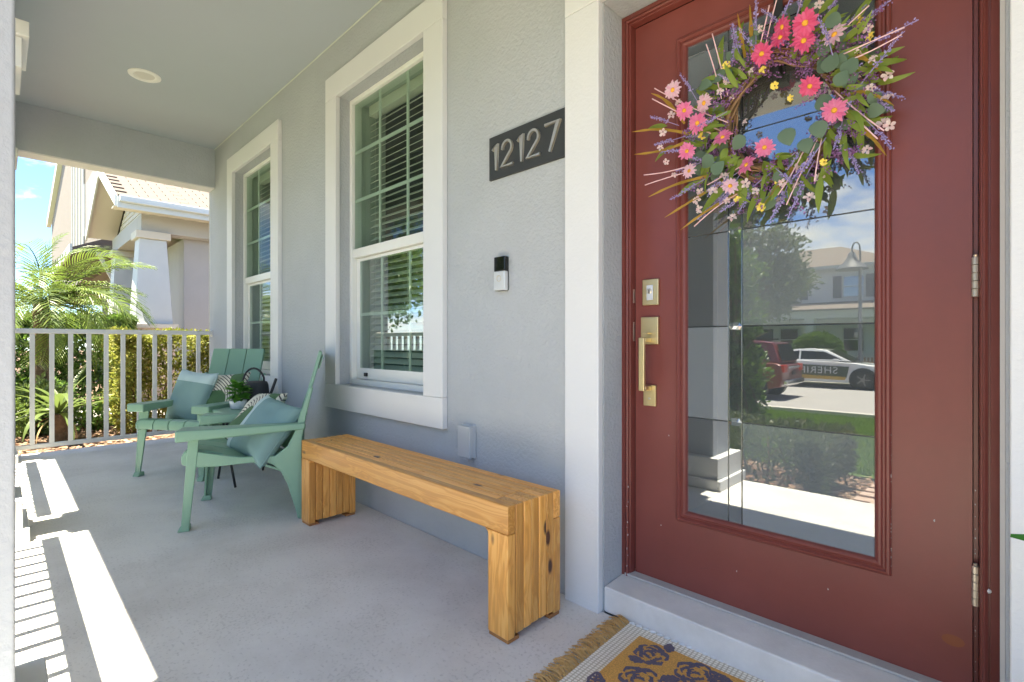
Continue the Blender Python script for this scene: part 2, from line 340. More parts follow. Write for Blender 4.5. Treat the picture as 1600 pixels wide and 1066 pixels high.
# ------------------------------------------------------------------ railings
def railing(x0, y0, x1, y1, label, n):
    L_ = math.hypot(x1-x0, y1-y0); a = math.atan2(y1-y0, x1-x0)
    t = empty('railing', (x0, y0, 0), a, label, 'railing', 'white porch railings')
    MB().box(0, L_, -.030, .030, 1.018, 1.058).build('top_rail', M['rail'], t, .006)
    MB().box(0, L_, -.018, .018, .075, .11).build('bottom_rail', M['rail'], t, .004)
    me = MB().box(-.0155, .0155, -.0155, .0155, .11, 1.018).mesh('baluster', M['rail'])
    for i in range(n): inst('baluster', me, t, Matrix.Translation((L_*(i+1)/(n+1), 0, 0)))
    MB().box(0, .006, -.035, .035, 1.0, 1.07).build('bracket', M['rail'], t, .002)
    MB().box(L_-.006, L_, -.035, .035, 1.0, 1.07).build('bracket', M['rail'], t, .002)
railing(-5.66, -1.42, -5.66, -.002, 'white metal railing across the far end of the porch', 11)
railing(-5.48, -1.565, -3.72, -1.565, 'white metal railing between the corner column and the middle column', 14)
railing(-3.29, -1.565, -1.70, -1.565, 'white metal railing between the middle column and the nearest column', 13)
# ------------------------------------------------------------------ windows
def window(x0, label):
    # x0: left edge of the casing; origin there
    t = empty('window', (x0, 0, 0), 0, label, 'window', 'white framed sash windows in the porch wall')
    W = 1.214; zi0, zi1, zo0, zo1 = .683, 2.476, .535, 2.62; xi0, xi1 = .141, 1.06
    c = MB(); c.prism([(0, zo0), (W, zo0), (W, zo0+.004), (W, zi0), (0, zi0)], -.03, -.0, 'y').build('casing_bottom', M['trim'], t, .003)
    MB().prism([(0, zi1), (W, zi1), (W, zo1), (0, zo1)], -.03, 0, 'y').build('casing_top', M['trim'], t, .003)
    MB().box(0, xi0, -.03, 0, zi0+.0005, zi1-.0005).build('casing_side', M['trim'], t, .003)
    MB().box(xi1, W, -.03, 0, zi0+.0005, zi1-.0005).build('casing_side', M['trim'], t, .003)
    # frame
    a, b = .133, 1.065; y = .088
    f = MB()
    f.box(a, a+.03, y-.02, y+.05, .683, 2.476); f.box(b-.03, b, y-.02, y+.05, .683, 2.476)
    f.box(a+.03, b-.03, y-.02, y+.05, 2.448, 2.476); f.box(a+.03, b-.03, y-.02, y+.05, .683, .715)
    f.box(a+.03, b-.03, y-.012, y+.04, 1.475, 1.532)
    f.build('window_frame', M['vinyl'], t, .003)
    s = MB(); q = y+.012
    s.box(a+.032, a+.072, q, q+.02, .717, 1.473); s.box(b-.072, b-.032, q, q+.02, .717, 1.473); s.box(a+.072, b-.072, q, q+.02, .717, .785); s.box(a+.072, b-.072, q, q+.02, 1.455, 1.473)
    sash = s.build('lower_sash', M['vinyl'], t, .002)
    MB().box(a+.14, a+.17, q-.012, q, .735, .757).build('sash_lock', M['black'], sash, .002)
    # muntins
    mu = MB()
    gx = [a+.03+(b-a-.06)*k/3 for k in (1, 2)]
    for xx in gx: mu.box(xx-.009, xx+.009, y+.004, y+.012, 1.532, 2.448)
    for zz in (1.838, 2.143):
        mu.box(a+.03, gx[0]-.009, y+.004, y+.012, zz-.009, zz+.009); mu.box(gx[0]+.009, gx[1]-.009, y+.004, y+.012, zz-.009, zz+.009); mu.box(gx[1]+.009, b-.03, y+.004, y+.012, zz-.009, zz+.009)
    mu.build('muntins', M['vinyl'], t)
    mu = MB()
    for xx in gx: mu.box(xx-.009, xx+.009, q+.006, q+.013, .785, 1.455)
    zz = 1.12
    mu.box(a+.072, gx[0]-.009, q+.006, q+.013, zz-.009, zz+.009); mu.box(gx[0]+.009, gx[1]-.009, q+.006, q+.013, zz-.009, zz+.009); mu.box(gx[1]+.009, b-.072, q+.006, q+.013, zz-.009, zz+.009)
    mu.build('muntins', M['vinyl'], t)
    MB().add([(a+.03, y+.001, 1.532), (b-.03, y+.001, 1.532), (b-.03, y+.001, 2.448), (a+.03, y+.001, 2.448)], [(0,1,2,3)]).build('glass', M['wglass'], t)
    MB().add([(a+.072, q+.003, .785), (b-.072, q+.003, .785), (b-.072, q+.003, 1.455), (a+.072, q+.003, 1.455)], [(0,1,2,3)]).build('glass', M['wglass'], t)
    # interior jamb
    j = MB(); j.box(a-.02, a+.0, y+.052, y+.24, .60, 2.50); j.box(b, b+.02, y+.052, y+.24, .60, 2.50); j.box(a, b, y+.052, y+.24, 2.478, 2.50); j.box(a, b, y+.052, y+.24, .66, .68)
    j.build('jamb', M['liner'], t)
    # blind
    bl = MB().box(a+.03, b-.03, y+.10, y+.155, 2.41, 2.474).build('blind_rail', M['slat'], t, .003)
    me = MB().box(0, b-a-.07, -.024, .024, -.0015, .0015).mesh('slat', M['slat'])
    n = 40
    for k in range(n): inst('slat', me, t, Matrix.Translation((a+.035, y+.128, .745+k*.0415)) @ Matrix.Rotation(R(36), 4, 'X'))
    co = MB()
    for xx in (.24, .6, .96): co.tube([(xx, y+.1, .72), (xx, y+.1, 2.41)], .0012, 4)
    co.build('ladder_cord', M['slat'], bl)
window(-3.095, 'tall white framed sash window above the bench, nearer the door')
window(-5.088, 'tall white framed sash window behind the green chairs')

# ------------------------------------------------------------------ door
dr = empty('front_door', (-1.0, .149, .10), 0, 'dark red front door with a tall bevelled glass panel', 'door')
def D(mb, name, m, parent=dr, **k):     # geometry written in world coordinates, stored in door coordinates
    mb.v = [(v[0]+1.0, v[1]-.149, v[2]-.10) for v in mb.v] if parent is dr or True else mb.v
    return mb.build(name, m, parent, **k)
# casing (white) round the recess
D(MB().box(-1.151, -1.0025, -.03, 0, -.001, 2.14), 'casing_side', M['trimr'], bevel=.004)
D(MB().box(.012, .165, -.03, 0, -.001, 2.14), 'casing_side', M['trimr'], bevel=.004)
D(MB().box(-1.151, .165, -.031, 0, 2.1405, 2.29), 'casing_head', M['trimr'], bevel=.004)
# brickmould frame: profile swept up the two sides and across the head
def mould(x0, x1, zt, prof, name, m, mitre_bottom=None, parent=dr):
    # prof: list of (offset inward, y)
    mb = MB(); n = len(prof)
    path = [(x0, 0 if mitre_bottom is None else mitre_bottom, 1, 0), (x0, zt, 1, -1), (x1, zt, -1, -1), (x1, 0 if mitre_bottom is None else mitre_bottom, -1, 0)]
    if mitre_bottom is not None:
        path = [(x0, mitre_bottom, 1, 1), (x0, zt, 1, -1), (x1, zt, -1, -1), (x1, mitre_bottom, -1, 1), (x0, mitre_bottom, 1, 1)]
    vs = []
    for (px, pz, sx, sz) in path:
        for (o, y) in prof: vs.append((px+o*sx, y, pz+o*sz))
    fs = []
    for i in range(len(path)-1):
        for k in range(n-1): fs.append((i*n+k, i*n+k+1, (i+1)*n+k+1, (i+1)*n+k))
    mb.add(vs, fs); return D(mb, name, m, parent, smooth=False)
zb = .094
mm = [(0, .14), (0, .117), (.016, .115), (.0165, .119), (.020, .119), (.0205, .113), (.026, .111), (.030, .114), (.031, .124), (.034, .125), (.036, .132), (.038, .15)]
mould(-1.001, -.003, 2.136, [(o*.95, y) for o, y in mm], 'frame', M['frame'])
# bring frame bottoms to the step
D(MB().box(-1.0, -.966, .122, .139, .09, .101), 'frame_foot', M['frame'])
# leaf
xa, xb, za, zt = -.962, -.050, .104, 2.096
gx0, gx1, gz0, gz1 = -.800, -.206, .334, 1.986      # outer edge of the glazing bead
lf = MB(); yd = .149
lf.box(xa, gx0, yd, yd+.044, za, zt); lf.box(gx1, xb, yd, yd+.044, za, zt); lf.box(gx0, gx1, yd, yd+.044, za, gz0); lf.box(gx0, gx1, yd, yd+.044, gz1, zt)
D(lf, 'leaf', M['door'])
D(MB().box(-.0485, -.0405, yd+.012, yd+.044, .10, 2.12), 'hinge_gap', M['frame'])
# glazing bead
bead = [(0, .149), (.0, .143), (.004, .139), (.009, .138), (.012, .142), (.014, .145), (.018, .144), (.022, .140), (.027, .139), (.032, .143), (.036, .150), (.038, .158)]
mould(gx0, gx1, gz1, bead, 'glazing_bead', M['door'], mitre_bottom=gz0)
# bevelled glass: panes between fine grooves
yg = .152; G0, G1, Z0, Z1 = gx0+.037, gx1-.037, gz0+.037, gz1-.037
vx = [G0, -.627, -.585, G1]; zz = [Z0, .692, .997, 1.302, 1.607, 1.912, Z1]
haz = [['clear', 'clear', 'hazy'], ['soft', 'clear', 'clear'], ['clear', 'clear', 'soft'], ['clear', 'clear', 'clear'], ['soft', 'clear', 'clear'], ['clear', 'clear', 'clear']]
haz[0][2] = 'soft'; haz[1][0] = 'soft'; haz[2][2] = 'soft'
for r_ in range(6):
    for c_ in range(3):
        e = .0022
        x0, x1, z0, z1 = vx[c_]+(e if c_ else 0), vx[c_+1]-(e if c_ < 2 else 0), zz[r_]+(e if r_ else 0), zz[r_+1]-(e if r_ < 5 else 0)
        D(MB().add([(x0, yg, z0), (x1, yg, z0), (x1, yg, z1), (x0, yg, z1)], [(0,1,2,3)]), 'pane', M['dg_'+haz[r_][c_]])
gv = MB()
for xx in vx[1:3]: gv.add([(xx-.0022, yg, Z0), (xx, yg+.0018, Z0), (xx+.0022, yg, Z0), (xx-.0022, yg, Z1), (xx, yg+.0018, Z1), (xx+.0022, yg, Z1)], [(0,1,4,3), (1,2,5,4)])
for z_ in zz[1:6]:
    for a_, b_ in ((G0, vx[1]-.0022), (vx[1]+.0022, vx[2]-.0022), (vx[2]+.0022, G1)):
        gv.add([(a_, yg, z_-.0022), (a_, yg+.0018, z_), (a_, yg, z_+.0022), (b_, yg, z_-.0022), (b_, yg+.0018, z_), (b_, yg, z_+.0022)], [(0,1,4,3), (1,2,5,4)])
D(gv, 'glass_grooves', M['bevelglass'])
for z_ in zz[1:6]:
    cx = (vx[1]+vx[2])/2; w_ = .021; h_ = .012
    bv = MB().add([(cx-w_, yg-.0005, z_), (cx-w_*.6, yg-.0005, z_+h_), (cx+w_*.6, yg-.0005, z_+h_), (cx+w_, yg-.0005, z_), (cx+w_*.6, yg-.0005, z_-h_), (cx-w_*.6, yg-.0005, z_-h_), (cx-w_*.45, yg-.004, z_), (cx+w_*.45, yg-.004, z_)],
                  [(0,1,6), (1,2,7,6), (2,3,7), (3,4,7), (4,5,6,7), (5,0,6)])
    D(bv, 'bevel_jewel', M['dg_clear'])
# hinges
for z_ in (1.10, .365, 1.84):
    hb = MB()
    for k in range(5):
        hb.lathe([(.0065, 0), (.0075, .001), (.0075, .0175), (.0065, .0185)], 12, (-.044, .139, z_-.046+k*.019))
    hb.lathe([(.004, 0), (.005, .004), (.003, .006)], 10, (-.044, .139, z_+.049))
    D(hb, 'hinge', M['nickel'], smooth=False)
# deadbolt and handle set
db = D(MB().box(-.928, -.865, .137, .149, 1.078, 1.171), 'deadbolt', M['brass'], bevel=.003)
D(MB().box(-.909, -.884, .133, .137, 1.096, 1.150), 'lock_face', M['silver'], db, bevel=.002)
D(MB().lathe([(.009, 0), (.009, .003), (.007, .004)], 16, (0,0,0), Matrix.Translation((-.8965, .133, 1.128)) @ Matrix.Rotation(R(90), 4, 'X')), 'key_ring', M['nickel'], db)
D(MB().box(-.898, -.895, .1285, .1315, 1.119, 1.133), 'keyhole', M['black'], db)
hs = D(MB().box(-.933, -.865, .135, .149, .938, 1.036), 'handle_set', M['brass'], bevel=.003)
D(MB().box(-.910, -.889, .105, .135, .975, .981), 'thumb_latch', M['brass'], hs, bevel=.002)
gp = MB(); gp.box(-.912, -.890, .083, .096, .775, .962); gp.box(-.912, -.890, .096, .135, .945, .962); gp.box(-.912, -.890, .096, .138, .775, .792)
D(gp, 'grip', M['brass'], hs, bevel=.003)
pl = D(MB().box(-.924, -.876, .138, .149, .718, .793), 'lower_plate', M['brass'], hs, bevel=.002)
D(MB().lathe([(.0045, 0), (.0045, .002), (.003, .003)], 12, (0,0,0), Matrix.Translation((-.9, .138, .745)) @ Matrix.Rotation(R(90), 4, 'X')), 'screw', M['nickel'], hs)
D(MB().box(-.967, -.9645, .14, .15, 1.09, 1.14), 'strike_plate', M['nickel'])
D(MB().box(-.967, -.9645, .14, .15, .95, 1.02), 'strike_plate', M['nickel'])
# grey reveal filler at the right of the frame
D(MB().box(-.0025, .0055, .0, .135, .0, 2.139), 'reveal_strip', M['sealant'])
D(MB().lathe([(.006, 0), (.005, .002), (.002, .003)], 10, (0,0,0), Matrix.Translation((-.022, .1155, .37)) @ Matrix.Rotation(R(90), 4, 'X')), 'nail_head', M['silver'])

# ------------------------------------------------------------------ bench
bt = empty('bench', (-1.865, -.2475, 0), 0, 'slatted pine bench with solid board ends against the porch wall', 'bench')
Lb, Wb, Hb, lw = 1.53, .262, .432, .092
nb = 7; bw = Wb/nb
def board(name, axis, a, b, x, y0, z0, z1, bev=.004):
    # board whose grain axis is its own z; placed by matrix
    if axis == 'x':    # horizontal board from a to b
        mb = MB().box(-(z1-z0)/2, (z1-z0)/2, -bw/2+.0006, bw/2-.0006, 0, b-a)
        Mx = Matrix.Translation((a, y0, (z0+z1)/2)) @ Matrix.Rotation(R(90), 4, 'Y')
    else:
        mb = MB().box(-lw/2, lw/2, -bw/2+.0006, bw/2-.0006, 0, z1-z0)
        Mx = Matrix.Translation((x, y0, z0))
    o = mb.build(name, M['wood'], bt, bevel=bev); o.matrix_local = Mx; return o
for k in range(nb):
    yy = -Wb/2+bw*(k+.5); dz = rnd.uniform(-.0015, .0015); outer = k in (0, nb-1)
    e = 0 if outer else lw+.0006
    board('slat', 'x', -Lb/2+e+rnd.uniform(-.0006, .0006), Lb/2-e+rnd.uniform(-.0006, .0006), 0, yy, Hb-lw+dz, Hb+dz, .005)
    for sx in (-1, 1):
        foot = .012 if outer else .022+rnd.uniform(-.002, .002)
        board('leg_board', 'z', 0, 0, sx*(Lb/2-lw/2)+rnd.uniform(-.0008, .0008), yy, foot, (Hb-lw-.0006+dz) if outer else Hb+rnd.uniform(-.0015, .0005), .0045)
for sx in (-1, 1):      # small rounded fillet pieces in the inner corners of the front and back frames
    for k in (0, nb-1):
        yy = -Wb/2+bw*(k+.5); xi = sx*(Lb/2-lw); pts = [(xi, Hb-lw), (xi-sx*.014, Hb-lw)]+[(xi-sx*.014+sx*.014*math.sin(t), Hb-lw-.014+.014*math.cos(t)) for t in (.4, .8, 1.2)]+[(xi, Hb-lw-.014)]
        MB().prism(pts, yy-bw/2+.002, yy+bw/2-.002, 'y').build('corner_fillet', M['wood'], bt)
M['wood_dark'] = mat('wood_foot', (.36, .15, .045), .6, [(90, .3, .001)], var=(30, .15))
for sx in (-1, 1):
    for k in (0, nb-1):
        yy = -Wb/2+bw*(k+.5)+(.006 if k == 0 else -.006)
        MB().box(sx*(Lb/2-lw/2)-lw/2+.002, sx*(Lb/2-lw/2)+lw/2-.002, yy-bw/2-.002 if k == 0 else yy-bw/2-.012, yy+bw/2+.012 if k == 0 else yy+bw/2+.002, 0, .0125).build('foot', M['wood_dark'], bt, .002)

# ------------------------------------------------------------------ adirondack chairs
def chair(loc, rz, label):
    t = empty('adirondack_chair', (*loc, 0), rz, label, 'chair', 'green adirondack chairs')
    G = M['green']
    prof = [(.556,0),(.549,.2),(.541,.33),(.545,.44),(.566,.56),(.60,.70),(.58,.70),(.532,.56),(.508,.47),(.47,.39),(.41,.345),(.25,.352),(.10,.385),(.03,.402),(.0,.395),(-.014,.37),(-.012,.335),(.02,.318),(.14,.311),(.25,.316),(.35,.318),(.40,.30),(.435,.265),(.47,.19),(.518,.022),(.52,0)]
    for s in (-1, 1):
        mb = MB(); mb.prism(prof, s*.262, s*.286, 'x'); mb.build('side_panel', G, t, .006)
        # flange lip along the rear leg edge
        fl = [(.552,0),(.545,.2),(.537,.33),(.541,.44)]
        q = MB()
        for (a, b) in zip(fl[:-1], fl[1:]):
            q.hexa([(s*.225, a[0]-.012, a[1]), (s*.262, a[0]-.012, a[1]), (s*.262, a[0]+.002, a[1]), (s*.225, a[0]+.002, a[1]), (s*.225, b[0]-.012, b[1]), (s*.262, b[0]-.012, b[1]), (s*.262, b[0]+.002, b[1]), (s*.225, b[0]+.002, b[1])])
        q.build('rear_leg_flange', G, t, .002)
        # front leg: an angle of two tapered boards with a foot pad
        lg = MB()
        x0, x1 = s*.29, s*.278
        lg.hexa([(x0, -.014, .012), (x1, -.014, .012), (x1, .022, .012), (x0, .022, .012), (x0, .018, .47), (x1, .018, .47), (x1, .066, .47), (x0, .066, .47)])
        xo, xi0, xi1 = s*.29, s*.248, s*.205
        lg.hexa([(xo-s*.0121, -.014, .012), (xi0, -.014, .012), (xi0, -.003, .012), (xo-s*.0121, -.003, .012), (xo-s*.0121, .018, .47), (xi1, .018, .47), (xi1, .029, .47), (xo-s*.0121, .029, .47)])
        leg = lg.build('front_leg', G, t, .003)
        MB().hexa([(s*.293, -.03, 0), (s*.244, -.03, 0), (s*.244, .024, 0), (s*.293, .024, 0), (s*.291, -.016, .03), (s*.246, -.016, .03), (s*.246, .022, .03), (s*.291, .022, .03)]).build('foot_pad', G, leg, .004)
        # arm
        am = MB(); zt = .512
        P = [(s*.345, -.028), (s*.20, -.028), (s*.225, .25), (s*.258, .56), (s*.30, .56), (s*.335, .25)]
        hb_ = [.057, .057, .045, .034, .034, .045]
        n = 6
        am.add([(p[0], p[1], zt) for p in P]+[(p[0], p[1], zt-hh) for p, hh in zip(P, hb_)], [tuple(range(n)), tuple(range(n, 2*n))[::-1]]+[(i, (i+1) % n, n+(i+1) % n, n+i) for i in range(n)])
        am.build('armrest', G, t, .008)
    # seat slats running front to back
    sp_ = [(-.016,.335),(-.018,.372),(-.004,.398),(.03,.408),(.10,.392),(.20,.362),(.32,.318),(.42,.276),(.475,.248)]
    wS = .52/4
    for k in range(4):
        a, b = -.26+wS*k+.0035, -.26+wS*(k+1)-.0035
        up = [(q, z) for q, z in sp_]; dn = [(q+(.012 if i < 3 else 0), z-(.0 if i == 0 else .014)) for i, (q, z) in enumerate(sp_)][::-1]
        MB().prism(up+dn, a, b, 'x').build('seat_slat', G, t, .003)
    MB().prism([(.004,.34),(.004,.378),(.035,.392),(.10,.374),(.10,.366),(.035,.38),(.014,.37),(.014,.34)], -.262, .262, 'x').build('seat_rail', G, t)
    # back slats, three, gently tapering towards the seat
    zb0, zb1, q0, q1 = .235, .895, .452, .628
    for k in range(3):
        w0, w1 = .50/3, .49/3
        a0, b0 = -.25+w0*k+.004, -.25+w0*(k+1)-.004; a1, b1 = -.245+w1*k+.0035, -.245+w1*(k+1)-.0035
        MB().hexa([(a0, q0, zb0), (b0, q0, zb0), (b0, q0+.016, zb0-.004), (a0, q0+.016, zb0-.004), (a1, q1, zb1), (b1, q1, zb1), (b1, q1+.018, zb1-.004), (a1, q1+.018, zb1-.004)]).build('back_slat', G, t, .004)
    MB().box(-.262, .262, .535, .55, .44, .50).build('back_brace', G, t, .003)
    q = MB(); q.hexa([(-.235, .625, .80), (.235, .625, .80), (.235, .632, .80), (-.235, .632, .80), (-.235, .645, .87), (.235, .645, .87), (.235, .652, .87), (-.235, .652, .87)]); q.build('back_brace', G, t, .002)
    MB().box(-.262, .262, .49, .50, .17, .25).build('rear_brace', G, t, .003)
    return t
c1 = chair((-3.175, -.725), R(-24.4), 'green adirondack chair beside the bench, seen from its side')
c2 = chair((-4.135, -.658), R(31.4), 'green adirondack chair by the far railing, facing the camera')

# ------------------------------------------------------------------ cushions
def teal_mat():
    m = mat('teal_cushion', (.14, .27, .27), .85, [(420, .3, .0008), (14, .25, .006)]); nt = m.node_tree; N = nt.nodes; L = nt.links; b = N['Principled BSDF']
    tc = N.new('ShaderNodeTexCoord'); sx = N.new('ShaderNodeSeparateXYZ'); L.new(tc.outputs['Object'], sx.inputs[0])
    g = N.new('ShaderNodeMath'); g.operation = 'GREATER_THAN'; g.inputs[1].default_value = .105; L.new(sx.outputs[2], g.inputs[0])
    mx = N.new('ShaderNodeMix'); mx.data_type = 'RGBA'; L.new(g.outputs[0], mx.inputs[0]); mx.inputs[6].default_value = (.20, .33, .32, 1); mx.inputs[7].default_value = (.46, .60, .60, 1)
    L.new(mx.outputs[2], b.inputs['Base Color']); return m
def leaf_mat():
    m = mat('leaf_print_cushion', (.6, .57, .47), .85, [(420, .3, .0008), (14, .25, .006)]); nt = m.node_tree; N = nt.nodes; L = nt.links; b = N['Principled BSDF']
    tc = N.new('ShaderNodeTexCoord'); mp = N.new('ShaderNodeMapping'); mp.inputs['Location'].default_value = (.07, 0, .04); L.new(tc.outputs['Object'], mp.inputs[0])
    wv = N.new('ShaderNodeTexWave'); wv.wave_type = 'RINGS'; wv.rings_direction = 'Y'; wv.inputs['Scale'].default_value = 17; wv.inputs['Distortion'].default_value = 5; wv.inputs['Detail'].default_value = 0; wv.inputs['Detail Scale'].default_value = .35; L.new(mp.outputs[0], wv.inputs[0])
    r = N.new('ShaderNodeValToRGB'); r.color_ramp.elements[0].position = .74; r.color_ramp.elements[1].position = .82; L.new(wv.outputs[0], r.inputs[0])
    nz = N.new('ShaderNodeTexNoise'); nz.inputs['Scale'].default_value = 5.5; nz.inputs['Detail'].default_value = 0; L.new(tc.outputs['Object'], nz.inputs[0])
    r1 = N.new('ShaderNodeValToRGB'); r1.color_ramp.elements[0].position = .42; r1.color_ramp.elements[0].color = (1,1,1,1); r1.color_ramp.elements[1].position = .44; r1.color_ramp.elements[1].color = (0,0,0,1); L.new(nz.outputs[0], r1.inputs[0])
    r2 = N.new('ShaderNodeValToRGB'); r2.color_ramp.elements[0].position = .585; r2.color_ramp.elements[1].position = .6; L.new(nz.outputs[0], r2.inputs[0])
    inv = N.new('ShaderNodeMath'); inv.operation = 'SUBTRACT'; inv.inputs[0].default_value = 1; L.new(r1.outputs[0], inv.inputs[1])
    ml = N.new('ShaderNodeMath'); ml.operation = 'MULTIPLY'; L.new(r.outputs[0], ml.inputs[0]); L.new(inv.outputs[0], ml.inputs[1])
    a = N.new('ShaderNodeMix'); a.data_type = 'RGBA'; L.new(ml.outputs[0], a.inputs[0]); a.inputs[6].default_value = (.62, .60, .50, 1); a.inputs[7].default_value = (.05, .045, .05, 1)
    c_ = N.new('ShaderNodeMix'); c_.data_type = 'RGBA'; L.new(r2.outputs[0], c_.inputs[0]); L.new(a.outputs[2], c_.inputs[6]); c_.inputs[7].default_value = (.06, .14, .06, 1)
    L.new(c_.outputs[2], b.inputs['Base Color']); return m
M['teal'] = teal_mat(); M['leafp'] = leaf_mat()
def pillow(name, label, m, Mw, s=.42, th=.13, seed=0):
    n = 26; mb = MB(); top = []; idx = {}
    for side in (1, -1):
        for j in range(n+1):
            for i in range(n+1):
                u = -1+2*i/n; v = -1+2*j/n
                edge = i in (0, n) or j in (0, n)
                if side == -1 and edge: continue
                pin = 1-.09*(1-abs(u)**2.2)*(abs(v)**3) ; pin2 = 1-.09*(1-abs(v)**2.2)*(abs(u)**3)
                h = max(0, (1-u**4)*(1-v**4))**.5
                h *= 1+.16*noise.noise(Vector((u*1.7+seed, v*1.7, side)))
                p = Vector((u*s/2*pin2, side*h*th/2, v*s/2*pin))
                p += .007*noise.noise_vector(Vector((u*2.5, v*2.5, seed+side*.2))) if not edge else Vector()
                idx[(side, i, j)] = len(mb.v); mb.v.append(tuple(p))
    for side in (1, -1):
        g = lambda i, j: idx.get((side, i, j), idx.get((1, i, j)))
        for j in range(n):
            for i in range(n):
                q = (g(i, j), g(i+1, j), g(i+1, j+1), g(i, j+1)); mb.f.append(q if side == -1 else q[::-1])
    o = mb.build(name, m, smooth=True)
    ring = [(i, 0) for i in range(n)]+[(n, j) for j in range(n)]+[(i, n) for i in range(n, 0, -1)]+[(0, j) for j in range(n, 0, -1)]
    MB().tube([mb.v[idx[(1, i, j)]] for i, j in ring], .0028, 5, closed=True).build('piping', m, o, smooth=True)
    o.matrix_world = Mw; tag(o, label, 'cushion', 'cushions on the green chairs'); return o
def chairM(loc, rz, x, q, z, rx=0, ry=0, rzz=0):
    return Matrix.Translation((*loc, 0)) @ Matrix.Rotation(rz, 4, 'Z') @ Matrix.Translation((x, q, z)) @ Matrix.Rotation(R(rzz), 4, 'Z') @ Matrix.Rotation(R(rx), 4, 'X') @ Matrix.Rotation(R(ry), 4, 'Y')
C1 = ((-3.175, -.725), R(-24.4)); C2 = ((-4.135, -.658), R(31.4))
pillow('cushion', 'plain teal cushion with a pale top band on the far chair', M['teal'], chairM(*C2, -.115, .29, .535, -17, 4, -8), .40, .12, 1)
pillow('cushion', 'cream leaf print cushion on the far chair', M['leafp'], chairM(*C2, .10, .335, .525, -24, -3, 6), .40, .12, 5)
pillow('cushion', 'cream leaf print cushion behind the teal one on the nearer chair', M['leafp'], chairM(*C1, -.10, .27, .49, -40, -6, 22), .38, .12, 9)
pillow('cushion', 'teal cushion with a pale band lying on the nearer chair', M['teal'], chairM(*C1, .125, .35, .465, -38, -78, 42), .37, .13, 13)

# ------------------------------------------------------------------ side table with plant and watering can
tt = empty('side_table', (-3.72, -.27, 0), R(4), 'small green side table with dark legs between the two chairs', 'table')
tp = MB(); n = 28; rr = []
for k in range(n):
    a = 2*math.pi*k/n; ca, sa = math.cos(a), math.sin(a); e = .5
    rr.append((.205*math.copysign(abs(ca)**e, ca), .205*math.copysign(abs(sa)**e, sa)))
tp.prism(rr, .470, .487, 'z'); tp.build('table_top', M['green'], tt, .004)
ap = MB(); 
for s in (-1, 1):
    ap.prism([(-.18,.47),(.18,.47),(.18,.405),(.12,.42),(0,.43),(-.12,.42),(-.18,.405)], s*.165, s*.178, 'x')
    ap.prism([(-.163,.4695),(.163,.4695),(.163,.405),(.11,.42),(0,.43),(-.11,.42),(-.163,.405)], s*.165, s*.178, 'y')
ap.build('apron', M['green'], tt, .002)
for (a, b) in (((-.15,-.15),(.16,-.16)), ((-.02,-.15),(-.16,-.15)), ((-.15,.15),(.16,.16)), ((.15,.15),(-.16,.15))):
    MB().tube([(a[0], a[1]*.9, .47), (b[0], b[1], .006)], .008, 8).build('leg', M['black'], tt, smooth=True)
MB().tube([(-.0, -.14, .23), (-.0, .14, .23)], .006, 8).build('stretcher', M['black'], tt, smooth=True)
# potted fig
pp = empty('potted_plant', (-3.77, -.335, .487), 0, 'small leafy green plant in a white pot on the side table', 'plant')
MB().lathe([(.036,0),(.047,.004),(.055,.055),(.054,.058),(.050,.058),(.048,.045)], 28).build('pot', mat('white_pot', (.78,.78,.80), .3), pp, smooth=True)
MB().lathe([(.047,.044),(.02,.049)], 20).build('soil', M['soil'], pp)
M['fig'] = mat('fig_leaf', (.06,.17,.03), .38, island=[(.03,.11,.02),(.07,.24,.03),(.13,.34,.05)], trans=(.15,.4,.04))
def leafmesh(name, m, L_=.05, W_=.025, curl=.25, seg=6, fold=.25, tip=1.0):
    mb = MB(); rows = []
    for i in range(seg+1):
        t = i/seg; wv = W_*(math.sin(math.pi*min(1, t**.8))**.75)*(1-.15*t)*tip if 0 < t < 1 else W_*.04
        y = L_*math.sin(t*curl*2)/(curl*2) if curl else L_*t; z = -L_*(1-math.cos(t*curl*2))/(curl*2) if curl else 0
        rows.append([(-wv, y, z+wv*fold), (0, y, z), (wv, y, z+wv*fold)])
    mb.v = [p for r in rows for p in r]
    for i in range(seg):
        for k in (0, 1): mb.f.append((i*3+k, i*3+k+1, i*3+k+4, i*3+k+3))
    return mb.mesh(name, m, smooth=True, fixn=False)
figl = leafmesh('fig_leaf', M['fig'], .062, .023, .3)
tr = MB()
for k in range(9):
    a = k*2.4; r0 = .008*(k % 3); h_ = .06+.02*(k % 4)
    tr.tube([(r0*math.cos(a), r0*math.sin(a), .045), (.02*math.cos(a), .02*math.sin(a), h_+.02), (.032*math.cos(a), .032*math.sin(a), h_+.055)], .002, 4)
tr.build('stem', M['fig'], pp)
for k in range(64):
    a = k*2.399; lev = k/64
    rad = .055*math.sin(math.pi*(.15+.8*lev))*rnd.uniform(.5, 1); z = .075+.085*lev+rnd.uniform(-.012, .012)
    Mx = Matrix.Translation((rad*.7*math.cos(a), rad*.7*math.sin(a), z)) @ Matrix.Rotation(a-math.pi/2, 4, 'Z') @ Matrix.Rotation(R(rnd.uniform(-15, 20)+lev*45), 4, 'X') @ Matrix.Rotation(R(rnd.uniform(-30, 30)), 4, 'Y')
    inst('leaf', figl, pp, Mx)
